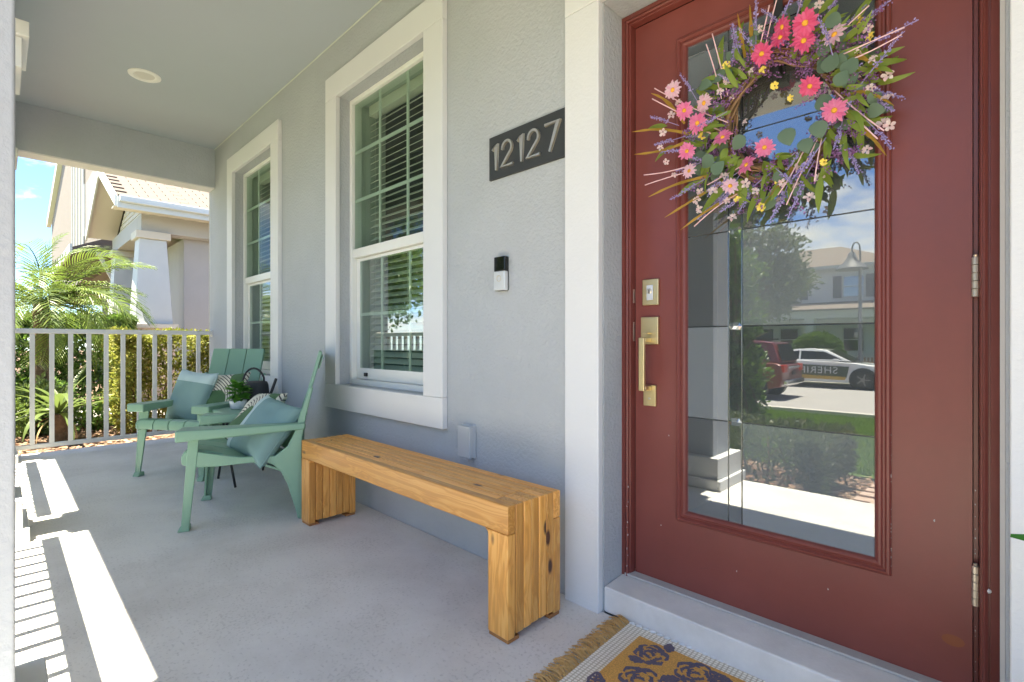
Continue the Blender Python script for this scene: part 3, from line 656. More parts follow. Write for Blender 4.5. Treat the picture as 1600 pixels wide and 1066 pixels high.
# watering can
wc = empty('watering_can', (-3.86, -.185, .487), R(48), 'matt black metal watering can with a hoop handle on the side table', 'watering can')
MB().lathe([(.0,0),(.088,0),(.092,.006),(.078,.150),(.070,.172),(.055,.178),(.0,.178)], 36).build('body', M['blackm'], wc, smooth=False)
hp = [(-.088, 0, .09)]+[(-.095+.0+.0, 0, .12)]+[(-.02-.078*math.cos(math.pi*k/14), 0, .155+.115*math.sin(math.pi*k/14)) for k in range(0, 13)]+[(.052, 0, .176)]
MB().tube(hp, .0075, 8).build('handle', M['blackm'], wc, smooth=True)
MB().tube([(.080, 0, .03), (.105, 0, .10), (.138, 0, .195)], [.011, .0105, .010], 10).build('spout', M['blackm'], wc, smooth=True)

# ------------------------------------------------------------------ wall fittings
hn = empty('house_number', (-1.578, 0, 1.64), 0, 'dark plaque with raised metal house number 12127', 'sign')
MB().box(0, .424, -.011, 0, 0, .183).build('plaque', M['plate'], hn, .001)
def stroke(pts, name, x, sc_=1.0):
    # rectangular section stroke standing proud of the plaque
    n = len(pts); wd = .0062; mb = MB(); ring = []
    for i, p in enumerate(pts):
        a = Vector(pts[max(i-1, 0)]); b = Vector(pts[min(i+1, n-1)]); t = (b-a).normalized(); nn = Vector((-t.y, t.x))
        k = 1
        if 0 < i < n-1:
            t1 = (Vector(p)-a).normalized(); c = t1.dot(t); k = 1/max(.45, c)
        q = Vector(p); ring.append([(q.x-nn.x*wd*k, q.y-nn.y*wd*k), (q.x+nn.x*wd*k, q.y+nn.y*wd*k)])
    for i, (a, b) in enumerate(ring):
        mb.v += [(a[0], -.011, a[1]), (a[0]+(b[0]-a[0])*.12, -.0195, a[1]+(b[1]-a[1])*.12), (a[0]+(b[0]-a[0])*.88, -.0195, a[1]+(b[1]-a[1])*.88), (b[0], -.011, b[1])]
    for i in range(n-1):
        for k in range(3): mb.f.append((i*4+k, i*4+k+1, i*4+k+5, i*4+k+4))
    mb.f += [(0,1,2,3), tuple(4*(n-1)+k for k in (3,2,1,0))]
    o = mb.build(name, M['nickel'], hn); o.location = (x, 0, 0); return o
one = [(-.018, .121), (.004, .141), (.004, .034)]
two = [(-.026, .110)]+[(.001-.027*math.cos(math.pi*k/12*1.18), .1135+.0285*math.sin(math.pi*k/12*1.18)) for k in range(1, 13)]+[(-.030, .040), (.036, .040)]
sev = [(-.033, .141), (.034, .141), (-.008, .034)]
for nm, p, x in (('digit', one, .045), ('digit', two, .112), ('digit', one, .192), ('digit', two, .258), ('digit', sev, .352)): stroke(p, nm, x)
bl = empty('doorbell', (-1.5, 0, 1.162), 0, 'small black and silver video doorbell on the stucco wall', 'doorbell')
MB().box(-.031, .031, -.024, 0, 0, .141).build('backing', M['black'], bl, .003)
MB().box(-.032, .032, -.027, -.006, .082, .142).build('camera_window', M['gloss'], bl, .003)
fc = MB().box(-.0325, .0325, -.029, -.006, .0, .081).build('face_plate', M['silver'], bl, .004)
MB().tube([(.012*math.cos(a*math.pi/10), -.0293, .05+.012*math.sin(a*math.pi/10)) for a in range(20)], .0016, 6, closed=True).build('button_ring', M['nickel'], fc, smooth=True)
ob = empty('outlet_cover', (-1.718, 0, .431), 0, 'grey painted weatherproof outlet box low on the wall', 'outlet box')
MB().box(-.041, .041, -.038, 0, 0, .14).build('cover', M['boxp'], ob, .004)
MB().box(-.044, .044, -.012, 0, -.004, .146).build('backing', M['boxp'], ob, .003)
MB().box(-.012, .02, -.03, -.008, -.012, -.004).build('latch', M['boxp'], ob, .001)
# recessed ceiling light (unlit)
rl = empty('recessed_light', (-4.37, -.764, 2.85), 0, 'round white recessed light in the porch ceiling', 'ceiling light')
MB().lathe([(.098, 0), (.098, -.004), (.090, -.009), (.070, -.010), (.060, -.004), (.060, 0)], 48).build('trim_ring', M['vinyl'], rl, smooth=False)
MB().lathe([(.0, -.004), (.059, -.004), (.059, -.001), (0, -.001)], 40).build('lens', mat('light_lens', (.62,.62,.58), .5), rl)
# ------------------------------------------------------------------ door mat
ma = math.atan2(.0083+.003, .21)*1.0
mt = empty('door_mat', (-.893, -.006, 0), R(2.2), 'coir door mat with navy roses on a woven cream runner with jute fringe', 'door mat')
def weave_mat():
    m = mat('woven_cotton', (.62,.56,.46), .9); nt = m.node_tree; N = nt.nodes; L = nt.links; b = N['Principled BSDF']
    tc = N.new('ShaderNodeTexCoord'); w1 = N.new('ShaderNodeTexWave'); w1.bands_direction = 'Y'; w1.inputs['Scale'].default_value = 30; w1.inputs['Distortion'].default_value = 1.2; w1.inputs['Detail'].default_value = 2; w1.inputs['Detail Scale'].default_value = 3
    w2 = N.new('ShaderNodeTexWave'); w2.bands_direction = 'X'; w2.inputs['Scale'].default_value = 24; w2.inputs['Distortion'].default_value = .8
    L.new(tc.outputs['Object'], w1.inputs[0]); L.new(tc.outputs['Object'], w2.inputs[0])
    ml = N.new('ShaderNodeMath'); ml.operation = 'MULTIPLY'; L.new(w1.outputs[0], ml.inputs[0]); L.new(w2.outputs[0], ml.inputs[1])
    r = N.new('ShaderNodeValToRGB'); r.color_ramp.elements[0].position = .02; r.color_ramp.elements[0].color = (.52,.46,.36,1); r.color_ramp.elements[1].position = .3; r.color_ramp.elements[1].color = (.86,.81,.72,1); L.new(ml.outputs[0], r.inputs[0]); L.new(r.outputs[0], b.inputs['Base Color'])
    bn = N.new('ShaderNodeBump'); bn.inputs['Strength'].default_value = .6; bn.inputs['Distance'].default_value = .0015; L.new(ml.outputs[0], bn.inputs['Height']); L.new(bn.outputs[0], b.inputs['Normal']); return m
M['weave'] = weave_mat()
M['coir'] = mat('coir', (.66,.34,.085), .95, [(420, .9, .003)], var=(260, .35))
M['navy'] = mat('navy_print', (.05,.065,.17), .95, [(420, .9, .003)], var=(300, .5), c2=(.20,.14,.12))
M['jute'] = mat('jute', (.46,.27,.10), .9, island=[(.55,.31,.10),(.70,.43,.17),(.80,.54,.26)])
ML, MWd = 1.2, .62
MB().box(0, ML, -MWd, 0, 0, .006).build('runner', M['weave'], mt, .002)
MB().box(.072, ML-.07, -MWd+.07, -.068, .0065, .020).build('coir_mat', M['coir'], mt, .003)
# rope edge stitches
stm = MB(); stm.lathe([(.0005,-.011),(.0035,-.007),(.0045,0),(.0035,.007),(.0005,.011)], 8); stme = stm.mesh('stitch', M['trim'], smooth=True)
for k in range(48): inst('stitch', stme, mt, Matrix.Translation((.012+k*.0245, -.004, .008)) @ Matrix.Rotation(R(24), 4, 'Z') @ Matrix.Rotation(R(90), 4, 'Y'))
# printed roses: ribbons a hair above the coir
def ribbon(mb, pts, w0, z=.0207):
    z += .00004*(len(mb.f) % 97)/9
    n = len(pts); vs = []
    for i, p in enumerate(pts):
        a = Vector(pts[max(i-1, 0)]); b = Vector(pts[min(i+1, n-1)]); t = (b-a); t = t.normalized() if t.length > 0 else Vector((1,0)); nn = Vector((-t.y, t.x)); t_ = i/(n-1)
        ww = w0*(.35+.65*math.sin(math.pi*t_))*(1+.35*math.sin(i*2.3))
        q = Vector(p); vs += [(q.x-nn.x*ww, q.y-nn.y*ww, z), (q.x+nn.x*ww, q.y+nn.y*ww, z)]
    mb.add(vs, [(2*i, 2*i+1, 2*i+3, 2*i+2) for i in range(n-1)])
def rose(cx, cy, r, rot, z):
    mb = MB()
    for k, (ra, sp, w_) in enumerate(((1.0, 2.1, .0055), (.98, 1.7, .0045), (.97, 1.5, .006), (.70, 2.0, .004), (.68, 1.6, .0045), (.64, 1.5, .004), (.40, 2.4, .004), (.38, 2.0, .004), (.18, 3.0, .004))):
        a0 = rot+k*2.27
        ribbon(mb, [(cx+r*ra*(1+.10*math.sin(3*t/11*math.pi))*math.cos(a0+sp*t/11), cy+r*ra*(1+.10*math.sin(3*t/11*math.pi))*math.sin(a0+sp*t/11)) for t in range(12)], w_*1.55, z)
    return mb
def pleaf(cx, cy, L_, rot, z):
    mb = MB(); c, s_ = math.cos(rot), math.sin(rot)
    T = lambda x, y: (cx+x*c-y*s_, cy+x*s_+y*c)
    ribbon(mb, [T(L_*t/10, .22*L_*math.sin(math.pi*t/10)) for t in range(11)], .005, z); ribbon(mb, [T(L_*t/10, -.22*L_*math.sin(math.pi*t/10)) for t in range(11)], .008, z); ribbon(mb, [T(L_*t/10, 0) for t in range(11)], .004, z)
    for k in range(1, 5):
        ribbon(mb, [T(L_*k/6, 0), T(L_*(k+.5)/6, .1*L_), T(L_*(k+.8)/6, .15*L_)], .0042, z); ribbon(mb, [T(L_*k/6, 0), T(L_*(k+.5)/6, -.1*L_), T(L_*(k+.8)/6, -.15*L_)], .0042, z)
    return mb
q = 0
for i in range(8):
    for j in range(4):
        cx = .145+i*.135+(.03 if j % 2 else 0); cy = -.135-j*.125
        q += 1
        if (i+j) % 3 == 2: mb = pleaf(cx-.04, cy, .085, 1.3*i+j, .0207+.0001*(q % 5))
        else: mb = rose(cx, cy, .043+.008*((i+j) % 2), i*1.1+j, .0207+.0001*(q % 5))
        mb.build('print', M['navy'], mt, fixn=False)
for k in range(14):
    pleaf(.10+k*.078, -.092 if k % 2 else -.185, .045, k*1.9, .0213).build('print', M['navy'], mt, fixn=False)
# fringe
tas = []
for v_ in range(6):
    mb = MB(); r2 = random.Random(v_)
    for k in range(15):
        y0 = r2.uniform(-.009, .009); a = r2.gauss(0, .22); L_ = r2.uniform(.045, .075); b = r2.uniform(-.25, .25)
        pts = [(0, y0, .004)]; x_, y_, z_ = 0, y0, .004; zz0 = r2.uniform(.003, .016)
        for s_ in range(5):
            x_ -= L_/5*math.cos(a); y_ += L_/5*math.sin(a); a += b/5+r2.uniform(-.15, .15); z_ = .0035+zz0*math.sin(math.pi*(s_+1)/5.2)
            pts.append((x_, y_, z_))
        mb.tube(pts, .0011, 3)
    tas.append(mb.mesh('tassel', M['jute'], smooth=True))
for k in range(34):
    inst('tassel', tas[k % 6], mt, Matrix.Translation((.002, -.009-k*.018, 0)) @ Matrix.Rotation(R(rnd.uniform(-14, 14)), 4, 'Z'))

# ================================================================== PLANTS
def leafcloud(name, m, n, sample, size, parent=None, seed=0, up=.35, aspect=.5):
    r = random.Random(seed); mb = MB()
    for k in range(n):
        p, outn = sample(r)
        d = Vector((r.gauss(0, 1), r.gauss(0, 1), r.gauss(0, 1))) + Vector(outn)*1.1 + Vector((0, 0, up)); d.normalize()
        a = d.cross(Vector((r.gauss(0, 1), r.gauss(0, 1), r.gauss(0, 1)))).normalized()
        L_ = size*r.uniform(.6, 1.35); w_ = L_*aspect*.5
        p = Vector(p); f_ = a.cross(d)*w_*.4
        b = len(mb.v)
        mb.v += [tuple(p), tuple(p+d*L_*.5+a*w_+f_), tuple(p+d*L_), tuple(p+d*L_*.5-a*w_+f_)]
        mb.f.append((b, b+1, b+2, b+3))
    return mb.build(name, m, parent, fixn=False)
M['hedge'] = mat('hedge_leaf', (.1,.15,.03), .5, island=[(.07,.10,.015),(.15,.19,.03),(.28,.29,.06),(.40,.38,.11),(.20,.19,.05)], trans=(.35,.38,.06))
M['dkleaf'] = mat('dark_leaf', (.05,.1,.02), .4, island=[(.02,.045,.008),(.045,.10,.02),(.09,.17,.03),(.14,.22,.05)], trans=(.16,.28,.04))
M['gyleaf'] = mat('grey_green_leaf', (.08,.11,.06), .5, island=[(.035,.06,.03),(.07,.10,.05),(.12,.15,.08),(.16,.18,.10)], trans=(.16,.22,.08))
M['palm'] = mat('palm_leaf', (.09,.14,.03), .42, island=[(.045,.085,.015),(.09,.15,.025),(.16,.21,.045),(.075,.13,.04)], trans=(.20,.28,.05))
M['strap'] = mat('strap_leaf', (.08,.15,.03), .4, island=[(.05,.10,.025),(.10,.15,.04),(.15,.19,.06)], trans=(.16,.22,.06))
M['drygreen'] = mat('dry_leaf', (.25,.16,.07), .8, island=[(.22,.13,.05),(.34,.24,.12)])
M['bark'] = mat('bark', (.13,.085,.05), .9, [(40, 1, .02)], var=(14, .4))
M['twig'] = mat('twig', (.12,.07,.04), .9)
def boxhedge(x0, x1, y0, y1, z0, z1, rag):
    def s(r):
        # mostly in the shell, thinned by a noise field so that dark gaps show
        while True:
            u, v, t = r.random(), r.random(), r.random()**.8
            e = r.random()
            if e < .38: u = 1-abs(r.gauss(0, .06))
            elif e < .60: t = 1-abs(r.gauss(0, .07))
            elif e < .75: v = abs(r.gauss(0, .08))
            elif e < .88: v = 1-abs(r.gauss(0, .08))
            p = Vector((x0+u*(x1-x0), y0+v*(y1-y0), z0+t*(z1-z0)))
            nn = noise.noise(p*4.5)
            if nn < -.12 and r.random() < .75: continue
            p += noise.noise_vector(p*3)*rag
            return p, (u-.5, v-.5, (t-.5))
    return s
def stems(mb, x0, x1, y0, y1, zb, zt, n, r):
    for k in range(n):
        x, y = r.uniform(x0, x1), r.uniform(y0, y1)
        mb.tube([(x, y, zb), (x+r.uniform(-.08, .08), y+r.uniform(-.08, .08), zb+(zt-zb)*.5), (x+r.uniform(-.16, .16), y+r.uniform(-.16, .16), zt)], [.012, .008, .004], 4)
def hedge(loc, sz, n, m, size, label, seed, rag=.07, group=None):
    t = empty('hedge', loc, 0, label, 'hedge', group)
    hx, hy, hz = sz
    leafcloud('leaves', m, n, boxhedge(-hx/2, hx/2, -hy/2, hy/2, .06, hz, rag), size, t, seed, .45)
    mb = MB(); stems(mb, -hx*.35, hx*.35, -hy*.45, hy*.45, 0, hz*.75, int(14*hy)+4, random.Random(seed)); mb.build('stems', M['twig'], t)
    return t
hedge((-7.75, .32, -.15), (.85, 1.75, 1.22), 19000, M['hedge'], .052, 'yellow green clipped hedge beyond the porch railing, behind the far chair', 3)
hedge((-11.0, -1.0, -.15), (1.0, 2.3, 1.5), 24000, M['dkleaf'], .085, 'dark green hedge between the palm and the neighbour house', 4, .1)
def blob(rx, ry, rz, z0, rag=.12, thr=-.1, fr=2.2, shell=.5, sd=0):
    def s(r):
        while True:
            d = Vector((r.gauss(0, 1), r.gauss(0, 1), r.gauss(0, 1))).normalized(); q = 1-abs(r.gauss(0, 1-shell))*.6
            if q < 0: continue
            q *= 1+rag*2.2*noise.noise(d*1.8+Vector((sd, 0, 0)))
            p = Vector((d.x*rx*q, d.y*ry*q, z0+d.z*rz*q))
            if p.z < .02: continue
            if noise.noise(p*fr+Vector((sd, 3, 1))) < thr and r.random() < .85: continue
            return p, d
    return s
def bush(loc, r3, n, m, size, label, seed, name='bush', z0=None, rag=.1, group=None, shell=.75, cat='bush'):
    t = empty(name, loc, 0, label, cat, group)
    leafcloud('leaves', m, n, blob(*r3, r3[2]*.9 if z0 is None else z0, rag, -.15, 2.5/max(r3[0], .4), shell, seed), size, t, seed)
    mb = MB(); stems(mb, -r3[0]*.3, r3[0]*.3, -r3[1]*.3, r3[1]*.3, 0, r3[2], 8, random.Random(seed)); mb.build('stems', M['twig'], t)
    return t
bush((-7.9, -1.52, -.15), (.33, .33, .26), 3500, M['palm'], .04, 'small round lime green bush low beside the corner column', 5)
# palms: fronds share a few meshes
def frond_mesh(L_, droop, seed, wide=.30, n=34, m='palm', rise=.55):
    r = random.Random(seed); mb = MB(); pts = []
    ang = rise; p = Vector((0, 0, 0)); N_ = 14
    for i in range(N_+1):
        pts.append(p.copy()); p = p+Vector((math.cos(ang), 0, math.sin(ang)))*L_/N_; ang -= droop/N_*(1+1.2*i/N_)
    mb.tube(pts, [.009*(1-.85*i/N_)+.001 for i in range(N_+1)], 4)
    for k in range(n):
        t = .12+.88*k/(n-1); i = min(N_-1, int(t*N_)); fr = t*N_-i; q = pts[i].lerp(pts[i+1], min(1, fr)); tg = (pts[i+1]-pts[i]).normalized(); upv = Vector((0, 1, 0)).cross(tg)*-1
        ll = wide*(math.sin(math.pi*(.12+.80*t))**.6)*r.uniform(.85, 1.1)
        for s in (-1, 1):
            d = (tg*(.55+.5*t)+Vector((0, s*.85, 0))+upv*(.25+r.uniform(-.1, .1))).normalized()
            w_ = tg*.011
            a = q; b = q+d*ll*.45; c = q+d*ll*.8+Vector((0, 0, -ll*.10)); e = q+d*ll+Vector((0, 0, -ll*.26))
            mb.add([a-w_*.5, a+w_*.5, b-w_, b+w_, c-w_*.7, c+w_*.7, e], [(0,1,3,2), (2,3,5,4), (4,5,6)])
    return mb.mesh('frond', M[m], fixn=False)
FR = [frond_mesh(1.45, 1.5, 1), frond_mesh(1.3, 1.1, 2), frond_mesh(1.5, 2.0, 3), frond_mesh(1.2, .6, 4)]
def palm(loc, th, label, n=30, sc_=1.0, seed=1, dirs=None, group=None):
    r = random.Random(seed); t = empty('palm_tree', loc, 0, label, 'palm tree', group)
    mb = MB(); k = 14
    mb.lathe([(.085*sc_+.012*math.sin(i*2.6), th*i/k) for i in range(k+1)], 10); mb.build('trunk', M['bark'], t, smooth=False)
    for i in range(n):
        a = i*2.3999+r.uniform(-.2, .2); lev = i/n
        pitch = R(58-lev*85+r.uniform(-6, 6))
        s = sc_*r.uniform(.85, 1.12)
        if dirs and i < len(dirs): a, pitch, s = R(dirs[i][0]), R(dirs[i][1]), dirs[i][2]*sc_
        Mx = Matrix.Translation((0, 0, th)) @ Matrix.Rotation(a, 4, 'Z') @ Matrix.Rotation(-pitch+.30, 4, 'Y') @ Matrix.Rotation(R(r.uniform(-15, 15)), 4, 'X') @ Matrix.Scale(s, 4)
        inst('frond', FR[i % 4], t, Mx)
    return t
palm((-8.7, -1.12, -.15), 1.6, 'feathery green palm beyond the far railing with arching fronds', 40, .98, 11,
     dirs=[(62, 28, 1.0), (70, 12, 1.05), (50, -8, 1.0), (80, 42, .9), (100, 76, .95), (60, 60, .9), (-20, 80, .95), (110, 84, .8), (75, -20, 1.1), (45, 15, 1.0)])
# strap-leaved plant on a stump
sp = empty('strap_leaf_plant', (-7.35, -1.03, -.15), 0, 'strap leaved plant growing from a short brown stump by the railing', 'plant')
MB().lathe([(.11,0),(.10,.05),(.075,.12),(.072,.2),(.085,.26),(.08,.31),(.05,.325)], 12).build('stump', M['bark'], sp)
sl = [leafmesh('leaf', M['strap'], .62, .034, c, 10, .35) for c in (.35, .7, 1.0)]
for k in range(26):
    a = k*2.4; lev = k/26
    inst('leaf', sl[k % 3], sp, Matrix.Translation((.02*math.cos(a), .02*math.sin(a), .30)) @ Matrix.Rotation(a, 4, 'Z') @ Matrix.Rotation(R(80-lev*62), 4, 'X') @ Matrix.Scale(rnd.uniform(.7, 1.15), 4))
for k in range(5):
    a = k*1.3
    inst('dry_leaf', leafmesh('dry_leaf', M['drygreen'], .42, .014, .9, 8, .2), sp, Matrix.Translation((0, 0, .28)) @ Matrix.Rotation(a, 4, 'Z') @ Matrix.Rotation(R(8), 4, 'X'))
# low undergrowth between stump and dark hedge
for i, (x, y, h_, n_) in enumerate(((-8.2, -1.15, .62, 1500), (-10.25, -.95, .5, 1400), (-8.1, -.72, .3, 600))):
    bush((x, y, -.15), (.34, .28, h_*.55), n_, M['strap' if i == 0 else 'dkleaf'], .075, ['loose leafy shrub standing behind the stump plant', 'low dark shrub at the foot of the dark hedge', 'small leafy shrub beside the stump plant, nearer the hedge'][i], 20+i, rag=.25, group='shrubs in the mulch bed', shell=.4)
# mulch chips
mb = MB(); r = random.Random(3)
for k in range(5200):
    x, y = r.uniform(-8.3, -5.95), r.uniform(-1.9, 1.2); s = r.uniform(.012, .035)
    Mx = Matrix.Translation((x, y, -.148+r.uniform(0, .02))) @ Matrix.Rotation(r.uniform(0, 6.28), 4, 'Z') @ Matrix.Rotation(r.uniform(-.5, .5), 4, 'X')
    vs = [Mx @ Vector(v) for v in ((-s, -s*.35, 0), (s, -s*.3, .003), (s*.8, s*.35, .004), (-s*.9, s*.3, .002))]
    mb.add(vs, [(0,1,2,3)])
for k in range(3000):
    x, y = r.uniform(-3.6, -.7), r.uniform(-3.6, -1.9); s = r.uniform(.012, .035)
    Mx = Matrix.Translation((x, y, gz(x, y)+.004+r.uniform(0, .02))) @ Matrix.Rotation(r.uniform(0, 6.28), 4, 'Z') @ Matrix.Rotation(r.uniform(-.5, .5), 4, 'X')
    mb.add([Mx @ Vector(v) for v in ((-s, -s*.35, 0), (s, -s*.3, .003), (s*.8, s*.35, .004), (-s*.9, s*.3, .002))], [(0,1,2,3)])
tag(mb.build('mulch', mat('mulch_chip', (.2,.12,.07), .95, island=[(.10,.05,.03),(.22,.13,.08),(.40,.27,.19),(.28,.12,.07)]), fixn=False), kind='stuff')
# grass blades
mb = MB()
for k in range(26000):
    x, y = r.uniform(-5.5, -.78), -3.6-8.0*r.random()**1.3; z = gz(x, y)+.02; h_ = r.uniform(.03, .075); a = r.uniform(0, 6.28); w_ = .006+.002*abs(y)
    mb.add([(x-w_*math.cos(a), y-w_*math.sin(a), z), (x+w_*math.cos(a), y+w_*math.sin(a), z), (x+r.uniform(-.03, .03), y+r.uniform(-.03, .03), z+h_)], [(0,1,2)])
tag(mb.build('grass', mat('grass_blade', (.1,.2,.03), .6, island=[(.09,.17,.02),(.15,.25,.03),(.20,.29,.05)], trans=(.25,.4,.05)), fixn=False), kind='stuff')
# hedge before the porch, shrub-tree by the column, street tree (seen mirrored in the door)
hedge((-1.75, -2.55, gz(0, -2.55)), (1.75, .95, .46), 9000, M['gyleaf'], .045, 'low grey green hedge in front of the porch beside the walk', 31, .06)
def tree(loc, th, crowns, n, m, size, label, seed, group=None, r0=.07):
    t = empty('tree', loc, 0, label, 'tree', group); mb = MB(); rr = random.Random(seed)
    mb.tube([(0,0,-.1), (.03, .02, th*.5), (.0, .05, th)], [r0*1.3, r0, r0*.8], 8)
    for (cx, cy, cz, cr_) in crowns:
        for k in range(5):
            e = Vector((cx, cy, cz))+Vector((rr.gauss(0, .5), rr.gauss(0, .5), rr.gauss(0, .4)))*cr_; mid = Vector((0, .05, th)).lerp(e, .5)+Vector((0, 0, .1))
            mb.tube([(0, .05, th), mid, e], [r0*.6, r0*.35, r0*.1], 5)
    mb.build('trunk', M['bark'], t)
    tot = sum(c[3]**2 for c in crowns)
    def s(q):
        u = q.random()*tot
        for c in crowns:
            u -= c[3]**2
            if u <= 0: break
        while True:
            d = Vector((q.gauss(0, 1), q.gauss(0, 1), q.gauss(0, 1))).normalized(); qq = q.random()**.45
            qq *= 1+.5*noise.noise(d*2+Vector(c[:3]))
            p = Vector(c[:3])+d*c[3]*qq
            if noise.noise(p*(1.6/c[3])) < -.08 and q.random() < .85: continue
            return p, d
    leafcloud('crown', m, n, s, size, t, seed); return t
tree((-2.25, -4.35, gz(0, -4.35)), 1.0, [(-.05, 0, 1.5, .36), (0, .1, .95, .36), (-.05, 0, .5, .38), (-.1, -.1, 2.05, .36), (-.25, .1, 2.5, .3)], 7000, M['dkleaf'], .075, 'bushy small tree on the lawn behind the nearest column', 41, r0=.04)
tree((-3.6, -8.6, gz(0, -8.6)), 2.0, [(.2, 0, 2.55, .75), (-.6, .2, 3.1, .9), (.62, -.2, 2.75, .5), (-.1, 0, 3.7, .7), (.6, 0, 3.3, .42)], 12000, M['gyleaf'], .10, 'round crowned street tree on the lawn by the kerb', 42)
tree((-6.6, -5.2, gz(0, -5.2)), 1.8, [(0, 0, 3.2, 1.2), (.6, .3, 2.4, .8), (-.7, 0, 2.5, .9)], 12000, M['dkleaf'], .11, 'leafy tree on the lawn in front of the porch railing', 43)
tree((-13.5, -6.5, gz(0, -6.5)), 2.2, [(0, 0, 4, 1.8), (1.2, .3, 3.2, 1.2), (-1.2, 0, 3.5, 1.3)], 9000, M['dkleaf'], .16, 'dark leafy tree on the lawn further down the street', 44)
palm((-5.35, -2.75, gz(0, -2.75)), 2.5, 'slim palm just outside the porch corner, shading the floor strip', 26, .8, 12)

# ================================================================== NEIGHBOUR HOUSE (left)
M['nwall'] = mat('neighbour_stucco', (.42,.41,.39), .85, [(40, .5, .006)], var=(2, .04))
M['ntan'] = mat('neighbour_tan', (.20,.17,.15), .85, [(40, .5, .006)], var=(2, .04))
M['ncream'] = mat('neighbour_cream', (.56,.52,.45), .7)
M['nwhite'] = mat('neighbour_white', (.52,.54,.53), .6, var=(3, .03))
M['ncream_sun'] = mat('neighbour_cream_darkened_for_sun', (.26,.235,.20), .7)  # copy of the cream, darkened to offset direct sun on the upper boards
M['shutter'] = mat('shutter_brown', (.30,.25,.21), .6)
M['shingle'] = mat('shingle', (.10,.08,.07), .9, [(30, .6, .006)], var=(6, .18))
M['nbrick'] = mat('neighbour_brick', (.52,.40,.34), .9, [(30, .5, .005)], var=(4, .15))
nh = empty('neighbour_house', (-11, .455, -.15), 0, 'pale stucco neighbour house with a craftsman porch and shingle roof', 'house')
def H_(mb, name, m, par=nh, **k):
    mb.v = [(v[0]+11, v[1]-.455, v[2]+.15) for v in mb.v]; return mb.build(name, m, par, **k)
def ncol(cx, cy):
    p = MB(); b, t = .285, .205
    p.hexa([(cx-b, cy-b, 1.28), (cx+b, cy-b, 1.28), (cx+b, cy+b, 1.28), (cx-b, cy+b, 1.28), (cx-t, cy-t, 2.81), (cx+t, cy-t, 2.81), (cx+t, cy+t, 2.81), (cx-t, cy+t, 2.81)])
    o = H_(p, 'porch_column', M['nwhite'], bevel=.01)
    H_(MB().box(cx-.26, cx+.26, cy-.26, cy+.26, 2.812, 2.945), 'capital', M['ncream'], o, bevel=.006)
    H_(MB().box(cx-.36, cx+.36, cy-.36, cy+.36, 1.20, 1.278), 'base', M['ncream'], o, bevel=.006)
    o = H_(MB().box(cx-.31, cx+.31, cy-.31, cy+.31, -.2, 1.198), 'pedestal', M['nbrick'])
    bm_ = MB().box(-.098, .098, -.006, .012, -.045, .045).mesh('brick', M['nbrick'], fixn=True)
    for r_ in range(12):
        for k in range(3):
            z = -.05+r_*.103
            for face in (0, 1):
                off = -.2+.205*k+(.05 if r_ % 2 else -.03)
                if abs(off) > .22: continue
                Mx = (Matrix.Translation((cx+off+11, cy-.31-.455-.006, z+.15)) if face == 0 else Matrix.Translation((cx+.31+.006+11, cy+off-.455, z+.15)) @ Matrix.Rotation(R(90), 4, 'Z'))
                inst('brick', bm_, o, Mx)
ncol(-11.2, .455); ncol(-13.9, .455)
# beams
H_(MB().box(-11.0-.38, -11.0, .28, 9, 2.947, 3.25), 'porch_beam', M['nwall'])
H_(MB().box(-14.3, -11.385, .28, .63, 2.947, 3.25), 'porch_beam', M['nwall'])
H_(MB().box(-14.2, -11.4, .65, 9, 3.16, 3.2), 'porch_ceiling', M['ncream'])
# walls
H_(MB().box(-14.6, -13.0, 3.2, 9, -.3, 3.2), 'wall', M['nwall'])
H_(MB().box(-13.0, -11.30, 1.0, 9, -.3, 2.945), 'wall', M['nwall'])
H_(MB().box(-11.299, -11.28, 1.0, 9, -.3, .35), 'wall_base', M['ncream'])
H_(MB().box(-22, -14.62, .95, 9, -.3, 3.0), 'wall', M['ntan'])
H_(MB().box(-14.61, -14.28, .35, .95, -.3, 2.945), 'corner_board', M['nwhite'])
H_(MB().prism([(-15, 3.0), (-36, 3.0), (-36, 7.3), (-29.7, 8.66), (-24, 10), (-15, 10)], .42, 9, 'y'), 'upper_wall', M['ntan'])
H_(MB().prism([(-36.6, 7.1), (-36.6, 7.5), (-24, 10.35), (-24, 9.95)], .25, .419, 'y'), 'upper_rake_board', M['nwhite'])
H_(MB().box(-24.7, -21.0, .39, .419, 3.3, 9.2), 'board_panel', M['ncream_sun'])
for k in range(5): H_(MB().box(-24.7+.9*k, -24.62+.9*k, .36, .389, 3.3, 9.2), 'batten', M['nwhite'])
H_(MB().box(-20.8, -17.6, .40, .419, 4.3, 5.95), 'recessed_panel', M['shutter'])
for k in range(2): H_(MB().box(-20.8+3.1*k, -20.7+3.1*k, .36, .399, 4.3, 5.95), 'batten', M['nwhite'])
H_(MB().box(-17.5, -15.2, .39, .419, 3.3, 6.4), 'board_panel', M['ncream_sun'])
# lap siding in the gable, board by board
xr, zr, sl_ = -12.45, 4.20, .48
H_(MB().prism([(-14.15, 3.26), (-10.75, 3.26), (xr, 3.26+1.70*sl_)], .36, .40, 'y'), 'gable_wall', M['ncream'])
for k in range(8):
    z = 3.262+.1*k; hw = 1.70-(z+.1-3.26)/sl_
    if hw > .1: H_(MB().hexa([(xr-hw, .338, z), (xr+hw, .338, z), (xr+hw, .359, z), (xr-hw, .359, z), (xr-hw, .350, z+.098), (xr+hw, .350, z+.098), (xr+hw, .359, z+.098), (xr-hw, .359, z+.098)]), 'siding_board', M['ncream'])
